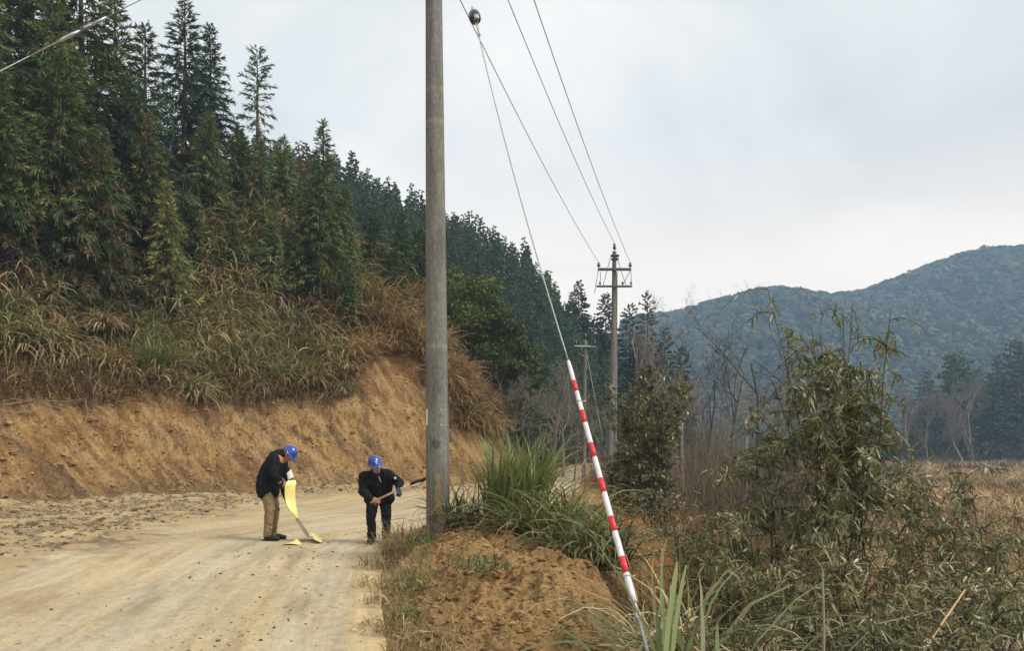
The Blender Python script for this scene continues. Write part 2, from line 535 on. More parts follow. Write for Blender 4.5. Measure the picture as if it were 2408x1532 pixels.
def bank_n(x, y):
    """signed distance behind the foot of the cut bank, and position along it"""
    best = np.full(x.shape, 1e9); arc = np.zeros(x.shape)
    s0 = 0.0
    for i in range(len(BC) - 1):
        a, b = BC[i], BC[i + 1]; ab = b - a; l2 = ab @ ab; l = math.sqrt(l2)
        t = np.clip(((x - a[0]) * ab[0] + (y - a[1]) * ab[1]) / l2, 0, 1)
        d = np.hypot(x - a[0] - t * ab[0], y - a[1] - t * ab[1])
        m = d < best
        best = np.where(m, d, best); arc = np.where(m, s0 + t * l, arc)
        s0 += l
    return np.where(inside(x, y), best, -best), arc


EY = [-50, 0, 3, 6.2, 9, 12.0, 13.2, 14.5, 17, 20, 25, 30, 36, 50, 80, 120, 400]
EX = [2, -0.2, -0.55, -1.0, -1.5, -1.98, -1.98, -1.45, -0.35, .75, 1.8, 2.5, 3.1, 5.2, 13, 26, 60]
DY = [-50, 0, 4, 6, 8, 10, 12, 14, 17, 20, 30, 40, 60, 90, 130, 400]
DX = [2.5, .62, .68, .98, 1.25, 1.7, 2.3, 2.7, 3.1, 3.5, 4.6, 6.2, 11, 22, 36, 80]
RX = [-300, -80, 40, 70, 103, 140, 158, 172, 190, 208, 238, 262, 283, 322, 343, 360, 450, 700]
RZ = [70, 74, 79, 80, 83, 92, 97, 101, 99, 95, 98, 106, 114, 128, 127, 119, 96, 64]


def terrain(x, y, fine=True):
    x = np.asarray(x, float); y = np.asarray(y, float)
    n, s = bank_n(x, y)
    ex = np.interp(y, EY, EX); dxl = np.interp(y, DY, DX)
    d = (x - ex) * 0.92
    # right-hand shoulder, mound and the fall to the valley floor
    crest = np.interp(y, [0, 4, 5.5, 6.5, 7.8, 9, 10.5, 12, 13.5, 15, 18, 30], [.05, .1, .17, .27, .42, .47, .45, .38, .25, .12, .05, .02])
    mound = crest * sstep(0.0, .95, d) * (1 - 0.85 * sstep(1.5, 2.7, d))
    q = x - dxl
    fall = np.where(q > -0.4, -2.15 * (1 - np.exp(-np.maximum(q + 0.4, 0) * 0.55)), 0)
    fall = fall * (1 - 0.0 * y)
    field = np.where(q > 4, 0.35 * (fbm(x / 14, y / 14, 5, 3) - .5), 0) * sstep(4, 12, q)
    z = np.where(d > 0, mound + fall + field, 0.0)
    # cut bank and hillside
    sl = np.interp(x, [-13, -9, -6, -1], [1.12, 1.22, 1.5, 1.6])
    far = sstep(34, 58, y)
    sl = sl * (1 - far) + (0.82 + 0.32 * sstep(55, 95, y)) * far
    nb = 3.1 + 16 * far
    wob = (fbm(s / 4.2, n / 3, 21, 3) - .5) * 0.7 * (1 - far)
    nn = np.maximum(n + wob * sstep(0.1, 2, n), 0)
    up = np.where(nn < nb, sl * nn, sl * nb + (0.76 - .24 * far) * (nn - nb))
    up = up * sstep(-0.1, 0.5, nn) ** 0.5
    up = np.where(up > 29, 29 + (up - 29) * 0.3, up)
    up = up * (1 - sstep(108, 175, y + 0.25 * x))
    up = up + (fbm(x / 9, y / 9, 31, 3) - .5) * 2.2 * sstep(5, 14, n)
    talus = 0.22 * np.exp(-((n + 0.1) / 0.55) ** 2) * fbm(s / 0.9, n / .9, 41, 3)
    z = np.where(n > 0, up, z) + talus * (d < 0)
    # far mountains
    mr = np.interp(x + 14 * (fbm(y / 90, x / 200, 9, 2) - .5), RX, RZ)
    gul = (fbm(x / 60, y / 130, 61, 4) - .5) * 58
    t = sstep(255, 570, y)
    back = 1 - sstep(572, 760, y)
    mz = (mr * t + gul * t * (1 - t) * 2.6) * back
    z = z + np.where(y > 250, mz, 0) * (y > 250)
    if fine:
        onbank = sstep(0.05, 0.5, n) * (1 - sstep(6, 9, n)) * (1 - sstep(40, 60, y))
        # tool marks raked slantwise down the cut, and lumps
        k = s + 0.5 * z
        str_ = vnoise(k / 0.20, z / 2.4 + 7, 71) * 0.6 + vnoise(k / 0.09, z / 1.5, 72) * 0.4
        smask = sstep(0.42, 0.6, fbm(s / 3.5, z / 3.0, 77, 2))
        lump = fbm(s / 0.75, z / 0.75, 73, 4, 0.55)
        big = fbm(s / 2.6, z / 2.6, 74, 3)
        gully = -np.maximum(fbm((s + .45 * z) / 1.3, z / 4, 75, 2) - .6, 0) * 2.2
        fine_ = fbm(k / 0.22, z / 0.30, 76, 4, .65)
        rid = 1 - np.abs(fbm(s / .55, z / .45, 78, 4, .6) - .5) * 2.2
        z = z + onbank * ((str_ - .5) * 0.34 * smask + (lump - .5) * (0.70 - 0.40 * smask) + (big - .5) * 0.9 + gully + (fine_ - .5) * (.60 - .30 * smask) - np.maximum(rid - .86, 0) * 1.1 * (1 - smask))
        # road: ruts, shoulder of churned gravel
        sh = np.maximum(sstep(-6.0, -7.4, x + 2.2 * (fbm(x / 2.2, y / 2.2, 12, 3) - .5)), sstep(-2.6, -1.2, n)) * (n < 0.2) * (d < 0)
        churn = fbm(x / 0.55, y / 0.32, 81, 5, 0.6)
        z = z + sh * ((churn - .5) * 0.20 + 0.04)
        rd = (d < 0) & (n < 0)
        z = z + np.where(rd, (fbm(x / 3, y / 3, 82, 3) - .5) * 0.05 + (fbm(x / .35, y / .5, 83, 3) - .5) * 0.012, 0)
        # mound of loose clods
        mm = sstep(0.02, 0.35, d) * (1 - sstep(0.8, 2.5, q)) * (y < 45)
        cl = fbm(x / 0.38, y / 0.38, 91, 5, 0.62)
        cells = np.abs(vnoise(x / 0.13, y / 0.13, 93) - .5) * 2
        z = z + mm * ((cl - .5) * 0.46 + (cells - .5) * 0.05 + (fbm(x / 1.4, y / 1.4, 92, 2) - .5) * 0.12)
    return z


def ground_z(x, y):
    return float(terrain(np.array([float(x)]), np.array([float(y)]), False)[0])


def mixc(a, b, t):
    return a + (np.asarray(b)[None, :] - a) * np.clip(t, 0, 1)[:, None]


def build_terrain():
    rad = np.concatenate([[0.05, .5], np.arange(1, 5, .12), np.arange(5, 14.5, .03), np.arange(14.5, 20, .06), np.arange(20, 36, .055),
                          np.arange(36, 60, .4), np.arange(60, 140, 1.5), np.geomspace(140, 1000, 90)])
    ang = np.radians(np.concatenate([np.arange(-180, -50, 5), np.arange(-50, -35, .6), np.arange(-35, 35, .09), np.arange(35, 50, .6), np.arange(50, 181, 5)]))
    A, Rr = np.meshgrid(ang, rad)
    X = (np.sin(A) * Rr).ravel(); Y = (np.cos(A) * Rr).ravel()
    Z = terrain(X, Y)
    n, s = bank_n(X, Y)
    ex = np.interp(Y, EY, EX); d = (X - ex) * .92; q = X - np.interp(Y, DY, DX)
    nR, nA = len(rad), len(ang)
    i = np.arange(nR - 1)[:, None] * nA; j = np.arange(nA - 1)[None, :]
    F = np.stack([i + j, i + nA + j, i + nA + j + 1, i + j + 1], -1).reshape(-1, 4)
    F = F[:, ::-1]
    V = np.stack([X, Y, Z], 1)
    nv = len(X)
    # ---- pigments, with some shade put into bank and valley
    f1 = fbm(X / 1.3, Y / 1.3, 101, 4); f2 = fbm(X / 0.25, Y / 0.25, 102, 3); f3 = fbm(X / 4, Y / 4, 103, 3)
    road = np.tile(np.array([0.425, 0.34, 0.21]), (nv, 1))
    # wheel tracks worn to pale grey run along the road
    mid = d + 0.0
    tr = np.exp(-((mid + .62) / .34) ** 2) + np.exp(-((mid + 2.1) / .62) ** 2) + .6 * np.exp(-((mid + 4.0) / .5) ** 2)
    trn = fbm(mid / .5, Y / 3.5, 109, 4)
    road = mixc(road, (0.42, 0.362, 0.255), np.clip(tr, 0, 1) * sstep(.25, .5, trn) * 1.1)
    road = mixc(road, (0.46, 0.345, 0.18), sstep(.5, .7, trn) * (1 - np.clip(tr, 0, 1)) * .8)
    road = mixc(road, (0.30, 0.215, 0.115), sstep(.56, .76, fbm(mid / .35, Y / 1.6, 110, 4)) * .55)
    lines = vnoise(mid / 0.16, Y / 6, 104)
    road = road * (1 + (lines - .5) * .13 + (fbm(X / .06, Y / .10, 108, 4, .8) - .5) * .55 + (fbm(mid / .09, Y / 1.6, 99, 3, .7) - .5) * .45 + (f3 - .5) * .2)[:, None]
    spk = (vnoise(X / .045, Y / .045, 105) > .93) & (f1 > .48)
    road = mixc(road, (0.17, 0.11, 0.055), spk * .7)
    sh = np.maximum(sstep(-5.4, -7.6, X + 3.0 * (fbm(X / 2.2, Y / 2.2, 12, 3) - .5)), sstep(-3.0, -1.0, n))
    churn = fbm(X / .3, Y / .22, 106, 4, .6)
    grav = mixc(np.tile(np.array([.345, .255, .14]), (nv, 1)), (.175, .13, .08), sstep(.48, .66, churn))
    grav = mixc(grav, (.36, .29, .19), sstep(.55, .7, fbm(X / .8, Y / .8, 107, 3)) * .4)
    road = road + (grav - road) * (sh * sstep(.3, .6, f1 + .25 * sh))[:, None]
    # bank
    k = s + 0.5 * Z
    bank = np.tile(np.array([0.385, 0.24, 0.095]), (nv, 1))
    bank = mixc(bank, (0.40, 0.255, 0.12), sstep(.45, .7, fbm(k / .9, Z / 3, 111, 3)))
    bank = mixc(bank, (0.245, 0.13, 0.055), sstep(.5, .72, fbm(s / 1.1, Z / .9, 112, 4)) * .8)
    bank = mixc(bank, (0.17, 0.115, 0.06), sstep(.56, .7, fbm(k / .5, Z / 1.6, 113, 4)) * .75)
    bank = mixc(bank, (0.13, 0.085, 0.045), sstep(.62, .72, vnoise(k / .12, Z / 1.2, 114)) * .4)
    bank = mixc(bank, (0.15, 0.085, 0.035), sstep(.54, .64, fbm(k / .20, Z / .30, 76, 4, .65)) * .6)  # fine dark speckle, small shadows painted into the bank colour
    bank = mixc(bank, (0.44, 0.295, 0.15), sstep(.58, .68, fbm(k / .26, Z / .5, 115, 3, .6)) * .6)
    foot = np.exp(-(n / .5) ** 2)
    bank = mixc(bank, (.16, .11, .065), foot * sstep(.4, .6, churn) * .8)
    humus = sstep(2.0, 3.6, Z - np.interp(X, [-14, -9, -7, -5.5, -4.5, -3, -2, -1.2, -.7], [1.0, .2, .4, 3.0, 3.2, 2.0, .6, -.6, -1.4]))
    bank = mixc(bank, (.075, .055, .03), humus)
    # hillside litter, valley, mound
    hill = mixc(np.tile(np.array([.06, .047, .026]), (nv, 1)), (.035, .04, .02), sstep(.4, .6, f3))
    mound = np.tile(np.array([0.39, 0.245, 0.105]), (nv, 1))
    mound = mixc(mound, (0.45, 0.30, 0.14), sstep(.5, .7, f1))
    mound = mixc(mound, (0.28, 0.17, 0.07), sstep(.5, .66, f2) * .8)
    mound = mixc(mound, (0.33, 0.12, 0.04), sstep(.2, 1.3, X - np.interp(Y, [6, 10, 14, 20], [.9, 1.0, 1.2, 1.8])) * sstep(8, 10.5, Y) * .85)
    edge = np.exp(-((d - .25) / .3) ** 2)
    mound = mixc(mound, (0.19, 0.145, 0.08), edge * .45 * (Y < 16))
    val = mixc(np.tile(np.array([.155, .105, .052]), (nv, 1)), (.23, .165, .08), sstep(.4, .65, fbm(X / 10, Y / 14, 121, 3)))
    val = mixc(val, (.07, .052, .03), (1 - sstep(20, 45, Y)) * .8)  # near ground coloured dark, painted in as shade under the shrubs
    mtn = mixc(np.tile(np.array([.035, .05, .026]), (nv, 1)), (.07, .06, .04), sstep(.45, .65, f3))
    # ---- zones by face
    fc = F[:, [0, 1, 2, 3]]
    nm, dm, qm, ym = n[fc].mean(1), d[fc].mean(1), q[fc].mean(1), Y[fc].mean(1)
    zone = np.full(len(F), 0)
    zone[(dm > 0.02)] = 2
    zone[(dm > 0.02) & (qm > .9)] = 3
    zone[(dm > 0.02) & (ym > 45)] = 3
    zone[(nm > 0.02)] = 1
    zone[(nm > 7)] = 4
    zone[(nm > 0.02) & (ym > 40)] = 4
    zone[(ym > 255)] = 5
    specs = [(0, 'road', road, 'road', 'pale dusty dirt road curving round the foot of the bank', 'road'),
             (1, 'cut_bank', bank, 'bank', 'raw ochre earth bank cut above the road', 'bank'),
             (2, 'roadside_ground', mound, 'mound', 'loose orange soil heaped along the right road edge', 'soil mound'),
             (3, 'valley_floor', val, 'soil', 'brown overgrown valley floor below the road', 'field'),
             (4, 'hillside', hill, 'soil', 'wooded hillside above the bank', 'hill'),
             (5, 'mountain', mtn, 'soil', 'hazy wooded mountain ridge on the horizon', 'mountain')]
    for z_, name, colr, mk, lab, cat in specs:
        f = F[zone == z_]
        used = np.unique(f)
        remap = np.zeros(nv, int); remap[used] = np.arange(len(used))
        g = Geo().add(V[used], remap[f], None, colr[used])
        o = g.obj(name, M[mk], None, True)
        tag(o, lab, cat, None, 'structure')


build_terrain()


# ------------------------------------------------------------------ vegetation generators
def pick(pal, n, r, jit=0.18):
    pal = np.array(pal, float)
    c = pal[r.integers(0, len(pal), n)]
    return c * (1 + (r.random((n, 1)) - .5) * 2 * jit)


def blades(r, n, L=(1.0, 1.6), e0=(60, 88), bend=(40, 120), w=0.012, spread=0.25, K=7, pal=None, az=None, tipdry=0.0, z0=0.0, power=1.4, centre=None):
    """arching grass blades: returns P,W,S,C"""
    a = r.random(n) * 2 * np.pi if az is None else az
    Lr = r.uniform(*L, n); e = np.radians(r.uniform(*e0, n)); b = np.radians(r.uniform(*bend, n))
    t = np.linspace(0, 1, K)
    el = e[:, None] - b[:, None] * t[None, :] ** power
    ds = Lr[:, None] / (K - 1)
    h = np.cos(el) * ds; v = np.sin(el) * ds
    hh = np.concatenate([np.zeros((n, 1)), np.cumsum(h[:, :-1], 1)], 1)
    vv = np.concatenate([np.zeros((n, 1)), np.cumsum(v[:, :-1], 1)], 1)
    rr = spread * np.sqrt(r.random(n)); aa = r.random(n) * 2 * np.pi
    bx = rr * np.cos(aa); by = rr * np.sin(aa)
    if centre is not None:
        bx = bx + centre[0]; by = by + centre[1]
    tw = (r.random(n) - .5) * .8
    az_k = a[:, None] + tw[:, None] * t[None, :]
    P = np.stack([bx[:, None] + hh * np.cos(az_k), by[:, None] + hh * np.sin(az_k), z0 + vv], -1)
    prof = np.interp(t, [0, .15, .5, .8, 1], [.7, 1, 1, .6, .06])
    W = (w * r.uniform(.6, 1.25, n))[:, None] * prof[None, :]
    roll = r.uniform(-.6, .6, n)
    S = np.stack([-np.sin(a) * np.cos(roll), np.cos(a) * np.cos(roll), np.sin(roll)], -1)
    C = pick(pal, n, r)
    C = np.repeat(C[:, None, :], K, 1)
    if tipdry > 0:
        dry = np.array([.42, .31, .16])
        k = (tipdry * r.random(n))[:, None] * sstep(.45, 1, t)[None, :]
        C = C + (dry - C) * k[..., None]
    return P, W, S, C


GREEN = [(.11, .155, .045), (.145, .18, .055), (.08, .12, .036), (.20, .215, .085)]
OLIVE = [(.16, .15, .055), (.20, .175, .075), (.12, .12, .045)]
TAN = [(.38, .28, .145), (.29, .20, .10), (.48, .38, .23), (.22, .145, .07)]
RUST = [(.24, .13, .055), (.30, .18, .08), (.19, .105, .045), (.33, .23, .11)]


def make_clump(name, seed, pal, n=260, L=(1.0, 1.9), e0=(50, 88), bend=(60, 150), w=0.018, spread=.3, dead=60, deadpal=TAN, tip=.6, label='', cat='grass clump', group=None):
    r = np.random.default_rng(seed)
    root = thing(name, label, cat, (0, 0, 0), 0, group)
    g = Geo(); g.ribbons(*blades(r, n, L, e0, bend, w, spread, 7, pal, tipdry=tip))
    a = g.obj('green_blades', M['blade'], root)
    parts = [a]
    if dead:
        g = Geo(); g.ribbons(*blades(r, dead, (L[0] * .7, L[1] * .9), (20, 70), (70, 160), w * .9, spread * 1.1, 7, deadpal))
        parts.append(g.obj('dead_blades', M['dry'], root))
    return reg(root, *parts)


def conifer_geo(seed, H=10.0, Rb=2.2, nb=150, dens=1.0, pal=None, lowpal=None, lowt=.35, sparse=0.0, shootw=.035, droop=.45, bare=0.08, shape=.85, lvl=1.0):
    r = np.random.default_rng(seed)
    trunk = Geo()
    zz = np.linspace(0, H, 12)
    wob = np.cumsum(r.normal(0, .012 * H / 10, (12, 2)), 0)
    tp = np.stack([wob[:, 0], wob[:, 1], zz], 1)
    trunk.tube(tp, np.interp(zz, [0, H], [.018 * H, .012]), 7, (1, 1, 1))
    Ps, Ss, Ws, Cs = [], [], [], []
    for i in range(nb):
        t = bare + (1 - bare) * ((i + r.random()) / nb) ** 0.92
        if r.random() < sparse and t < .8: continue
        z = t * H
        Lb = Rb * ((1 - t) ** shape + .05) * r.uniform(.55, 1.12) * (0.72 + .28 * min(1, t / .15))
        az = i * 2.399 + r.normal(0, .35)
        rise = np.interp(t, [0, .5, .85, 1], [-.12, .12, .55, 1.3])
        K = 6
        s = np.linspace(0, 1, K)
        dirh = np.array([math.cos(az), math.sin(az)])
        hx = s * Lb
        hz = rise * s * Lb - droop * Lb * s ** 2 + .12 * Lb * s ** 3
        cx = np.interp(z, zz, tp[:, 0]); cy = np.interp(z, zz, tp[:, 1])
        bp = np.stack([cx + dirh[0] * hx, cy + dirh[1] * hx, z + hz], 1)
        trunk.tube(bp[:4], np.linspace(.016 * Lb + .006, .006, 4), 3, (1, 1, 1), False)
        ns = max(5, int(Lb * 56 * dens * lvl))
        ss = .12 + .88 * r.random(ns) ** .75
        side = np.where(r.random(ns) < .5, -1, 1)
        pos = np.stack([np.interp(ss, s, bp[:, k]) for k in range(3)], 1)
        Ls = (0.16 + 0.40 * Lb * .42 * (1 - .55 * ss)) * r.uniform(.5, 1.3, ns)
        yaw = az + side * r.uniform(.25, 1.1, ns) * (1.05 - .6 * ss)
        pit = r.normal(-.22, .42, ns) + .45 * (t > .75)
        d0 = np.stack([np.cos(yaw) * np.cos(pit), np.sin(yaw) * np.cos(pit), np.sin(pit)], 1)
        kk = np.array([0, .55, 1.0])
        P = pos[:, None, :] + d0[:, None, :] * (Ls[:, None] * kk)[..., None]
        P[:, :, 2] += (Ls[:, None] * (np.array([0, -.06, -.22])[None, :])) * (1 if t < .8 else .2)
        low = lowt > 0 and r.random() < sstep(lowt + .18, lowt - .12, t)
        c = pick(lowpal if (low and lowpal) else pal, 1, r, .12)[0]
        cc = c[None, :] * (1 + r.normal(0, .16, (ns, 1)))
        tip = r.random(ns) < .22
        cc[tip] *= np.array([1.9, 1.65, 1.2])
        w = shootw * r.uniform(.7, 1.3, ns)
        W = w[:, None] * np.array([.75, 1.0, .25])[None, :]
        for roll in (r.uniform(-1.3, 1.3, ns),):
            h = np.stack([-np.sin(yaw), np.cos(yaw), np.zeros(ns)], 1)
            v = np.cross(d0, h)
            S = h * np.cos(roll)[:, None] + v * np.sin(roll)[:, None]
            Ps.append(P); Ss.append(S); Ws.append(W); Cs.append(cc)
    crown = Geo()
    crown.ribbons(np.concatenate(Ps), np.concatenate(Ws), np.concatenate(Ss), np.clip(np.concatenate(Cs), .004, 1))
    return trunk, crown


FIR = [(.095, .142, .060), (.12, .165, .066), (.074, .118, .060), (.145, .17, .066)]
FIRB = [(.070, .116, .068), (.09, .135, .074), (.058, .10, .064)]
FIRY = [(.15, .165, .062), (.19, .18, .075), (.115, .14, .055)]
BROWNN = [(.115, .092, .055), (.14, .112, .065), (.09, .085, .05), (.075, .095, .048)]


def make_conifer(name, label, cat, seed, loc, H, group=None, rz=0, **kw):
    root = thing(name, label, cat, loc, rz, group)
    tr, cr = conifer_geo(seed, H=H, **kw)
    a = tr.obj('trunk', M['bark'], root)
    b = cr.obj('crown', M['leaf'], root)
    return reg(root, a, b)


def bare_tree_geo(seed, H=6.0, spread=.55, levels=4, r0=.06, up=.6, nbr=(4, 6), twigs=True, start=.25, bushy=1.0):
    r = np.random.default_rng(seed)
    g = Geo()

    def grow(p, d, L, rad, lv):
        K = 6 if lv == 0 else 5
        pts = [np.array(p)]; dd = np.array(d)
        for k in range(K - 1):
            dd = dd + r.normal(0, .13 + .04 * lv, 3) + np.array([0, 0, up * .10])
            dd /= np.linalg.norm(dd)
            pts.append(pts[-1] + dd * L / (K - 1))
        pts = np.array(pts)
        g.tube(pts, np.linspace(rad, rad * .35, K), 5 if lv == 0 else 3, (1, 1, 1), False)
        if lv >= levels: return
        nb_ = int(r.integers(nbr[0], nbr[1] + 1) * (bushy if lv else 1))
        for b in range(nb_):
            t = r.uniform(start if lv == 0 else .15, 1.0)
            f = t * (K - 1); i = min(int(f), K - 2)
            q = pts[i] + (pts[i + 1] - pts[i]) * (f - i)
            base = pts[i + 1] - pts[i]; base = base / np.linalg.norm(base)
            rv = r.normal(0, 1, 3); rv -= base * (rv @ base); rv /= np.linalg.norm(rv) + 1e-9
            nd = base * r.uniform(.45, .9) + rv * spread * r.uniform(.7, 1.5) + np.array([0, 0, up * .25])
            nd /= np.linalg.norm(nd)
            grow(q, nd, L * r.uniform(.38, .66) * (1.15 - .4 * t), max(rad * .5 * (1.1 - .5 * t), .0035), lv + 1)
    grow((0, 0, 0), (r.normal(0, .1), r.normal(0, .1), 1), H * .72, r0, 0)
    return g


def make_bare(name, label, cat, seed, loc, H, mat='twig', group=None, rz=0, **kw):
    o = bare_tree_geo(seed, H, **kw).obj(name, M[mat])
    o.location = loc; o.rotation_euler = (0, 0, rz)
    return tag(o, label, cat, group)


def leafy(seed, H=3.0, stems=6, spread=.5, nleaf=2500, leaf=(.07, .13), lw=.011, pal=None, lean=.25, br=10, hang=.5, t0=.15, stemr=.012, tuft=5, twl=.5):
    """shrub of thin stems, side twigs and lance-shaped leaves set along them"""
    r = np.random.default_rng(seed)
    st = Geo(); lines = []
    for i in range(stems):
        az = r.random() * 6.283; ln = lean * r.uniform(.3, 1.3)
        hh = H * r.uniform(.72, 1.06)
        K = 8; t = np.linspace(0, 1, K)
        b0 = np.array([r.normal(0, spread * .3), r.normal(0, spread * .3), 0])
        pts = b0 + np.stack([np.cos(az) * ln * hh * t ** 1.6, np.sin(az) * ln * hh * t ** 1.6, hh * t - .12 * hh * ln * t ** 3], 1)
        pts[1:] += np.cumsum(r.normal(0, .012 * H, (K - 1, 3)), 0) * np.array([1, 1, .2])
        st.tube(pts, np.linspace(stemr * r.uniform(.8, 1.3), .003, K), 4, (1, 1, 1), False)
        for b in range(br * 3):
            tt = t0 + (1 - t0) * r.random() ** .8
            f = tt * (K - 1); k = min(int(f), K - 2)
            q = pts[k] + (pts[k + 1] - pts[k]) * (f - k)
            a2 = r.random() * 6.283; L = twl * min(H, 3.2) * .30 * r.uniform(.35, 1.15) * (1.2 - .6 * tt)
            K2 = 5; t2 = np.linspace(0, 1, K2)
            el = r.uniform(.2, 1.0)
            tp = q + np.stack([np.cos(a2) * math.cos(el) * L * t2, np.sin(a2) * math.cos(el) * L * t2, math.sin(el) * L * t2 - hang * L * t2 ** 2], 1)
            tp[1:] += np.cumsum(r.normal(0, .02 * L, (K2 - 1, 3)), 0)
            st.tube(tp, np.linspace(stemr * .4, .0018, K2), 3, (1, 1, 1), False)
            lines.append(tp)
    lines = np.array(lines)
    nl = len(lines)
    idx = r.integers(0, nl, nleaf); tt = r.uniform(.1, 1, nleaf) * 4
    k = np.minimum(tt.astype(int), 3); fr = (tt - k)[:, None]
    base = lines[idx, k] * (1 - fr) + lines[idx, k + 1] * fr
    along = lines[idx, k + 1] - lines[idx, k]; along /= np.linalg.norm(along, axis=1)[:, None] + 1e-9
    d = along * r.uniform(-.1, .7, (nleaf, 1)) + r.normal(0, .75, (nleaf, 3)) + np.array([0, 0, -.25 * hang])
    d /= np.linalg.norm(d, axis=1)[:, None]
    L = r.uniform(*leaf, nleaf)
    kk = np.array([0, .35, .7, 1.0])
    P = base[:, None, :] + d[:, None, :] * (L[:, None] * kk)[..., None]
    P[:, :, 2] -= L[:, None] * (kk ** 2 * .3)[None, :] * r.uniform(.2, 1.4, nleaf)[:, None]
    h = np.cross(d, r.normal(0, 1, (nleaf, 3)) * .6 + np.array([0, 0, 1.0])); h /= np.linalg.norm(h, axis=1)[:, None] + 1e-9
    W = (lw * r.uniform(.7, 1.3, nleaf))[:, None] * np.array([.25, 1, .8, .06])[None, :]
    lf = Geo().ribbons(P, W, h, pick(pal, nleaf, r, .25))
    return st, lf


def make_shrub(name, label, cat, seed, loc, group=None, rz=0, mat='shrub', stemmat='darktwig', **kw):
    root = thing(name, label, cat, loc, rz, group)
    st, lf = leafy(seed, **kw)
    a = st.obj('stem', M[stemmat], root); b = lf.obj('foliage', M[mat], root)
    return reg(root, a, b)


def spot(u, Y, dz=0.0):
    x = (u - CU) / F * Y
    return (x, Y, ground_z(x, Y) + dz)


def top_h(u, v, Y):
    return EYE + (HV - v) / F * Y - ground_z((u - CU) / F * Y, Y)


# ------------------------------------------------------------------ poles, wires and stays
def frame_of(d):
    d = np.asarray(d, float); d = d / np.linalg.norm(d)
    up = np.array([0, 0, 1.0]) if abs(d[2]) < .95 else np.array([0, 1.0, 0])
    a = np.cross(up, d); a /= np.linalg.norm(a)
    return np.stack([a, np.cross(d, a), d], 1)      # columns: x, y, z(d)


def lathe(g, prof, origin, d, seg=12, col=(1, 1, 1)):
    """profile of (radius, height) turned about axis d"""
    Rm = frame_of(d)
    th = np.arange(seg) * 2 * np.pi / seg
    V = []
    for r_, h in prof:
        V.append(np.stack([r_ * np.cos(th), r_ * np.sin(th), np.full(seg, h)], 1))
    V = np.vstack(V) @ Rm.T + np.asarray(origin, float)
    K = len(prof)
    i = np.arange(K - 1)[:, None] * seg; j = np.arange(seg)[None, :]; j2 = (j + 1) % seg
    F4 = np.stack([i + j, i + j2, i + seg + j2, i + seg + j], -1).reshape(-1, 4)
    g.add(V, F4, None, col)


def concrete_shaft(g, p0, p1, r0, r1, seg=40, rows=60, paste=None):
    """tapered round concrete shaft standing on p0; pigment holds old paste and damp marks"""
    p0 = np.array(p0, float); p1 = np.array(p1, float)
    t = np.linspace(0, 1, rows)
    th = np.arange(seg) * 2 * np.pi / seg
    c = p0 + (p1 - p0) * t[:, None]
    rr = r0 + (r1 - r0) * t
    V = c[:, None, :] + rr[:, None, None] * np.stack([np.cos(th), np.sin(th), np.zeros(seg)], 1)[None]
    C = np.ones((rows, seg, 3))
    z = np.repeat((c[:, 2])[:, None], seg, 1); A = np.repeat(th[None, :], rows, 0)
    if paste: paste(C, z, A)
    V = V.reshape(-1, 3); C = C.reshape(-1, 3)
    i = np.arange(rows - 1)[:, None] * seg; j = np.arange(seg)[None, :]; j2 = (j + 1) % seg
    F4 = np.stack([i + j, i + j2, i + seg + j2, i + seg + j], -1).reshape(-1, 4)
    V = np.vstack([V, p1]); C = np.vstack([C, C[-1:]])
    n = (rows - 1) * seg
    g.add(V, F4, [(n + q, n + (q + 1) % seg, rows * seg) for q in range(seg)], C)


NP = at(1032, 1258, 10.8)                       # near pole, at the soil
NPT = Vector((NP.x - 0.085, 10.8, 9.75))
near_pole = thing('utility_pole', 'tall concrete utility pole standing in the soil heap nearest the camera', 'utility pole', (0, 0, 0))


def near_paste(C, z, A):
    # front is angle -90 degrees (towards the camera)
    da = np.abs((A - 4.71 + 3.14) % 6.283 - 3.14)
    m = ((A > 4.55) & (A < 5.05) & (z > .55) & (z < 1.22)).astype(float) * (.5 + .5 * vnoise(A * 9, z * 9, 5))
    C *= 1 + m[..., None] * np.array([.85, .45, -.25])
    m2 = sstep(1.15, .5, z) * vnoise(A * 5, z * 3, 6)
    C *= 1 + m2[..., None] * np.array([.55, .35, .0])
    dd = np.hypot((A - 4.62) * .15, (z - 1.60))
    C *= (1 - .45 * sstep(.075, .05, dd))[..., None]
    m3 = (np.abs(A - 4.15) < .12) & (z > 1.45) & (z < 1.75)
    C *= (1 - .35 * m3)[..., None]
    # casting seams
    for zz in (2.92, 5.95, 6.4):
        C *= (1 + .35 * np.exp(-((z - zz) / .03) ** 2))[..., None]
    C *= (1 + .25 * np.exp(-((A - 5.65) / .06) ** 2))[..., None]


g = Geo()
concrete_shaft(g, (NP.x, NP.y, NP.z - 1.2), NPT, .171, .098, 72, 420, near_paste)
g.obj('shaft', M['pole'], near_pole, True)
for zb in (at(0, 965, 10.7).z, at(0, 1000, 10.7).z):
    g = Geo()
    th = np.linspace(0, 6.283, 33)
    r_ = .1515 - (zb - .4) / 79 * .5 + .004
    cx = NP.x - (zb - NP.z) / 9.4 * .085
    ring = np.stack([cx + r_ * np.cos(th), NP.y + r_ * np.sin(th), np.full(33, zb) + .006 * np.sin(th)], 1)
    g.tube(ring, .004, 5, (1, 1, 1), False)
    for an, l in ((-1.75, .022), (-1.25, .016)):
        g.box((cx + r_ * math.cos(an), NP.y + r_ * math.sin(an), zb), (l * 1.6, .012, .016))
    g.obj('band', M['steel'], near_pole, True)
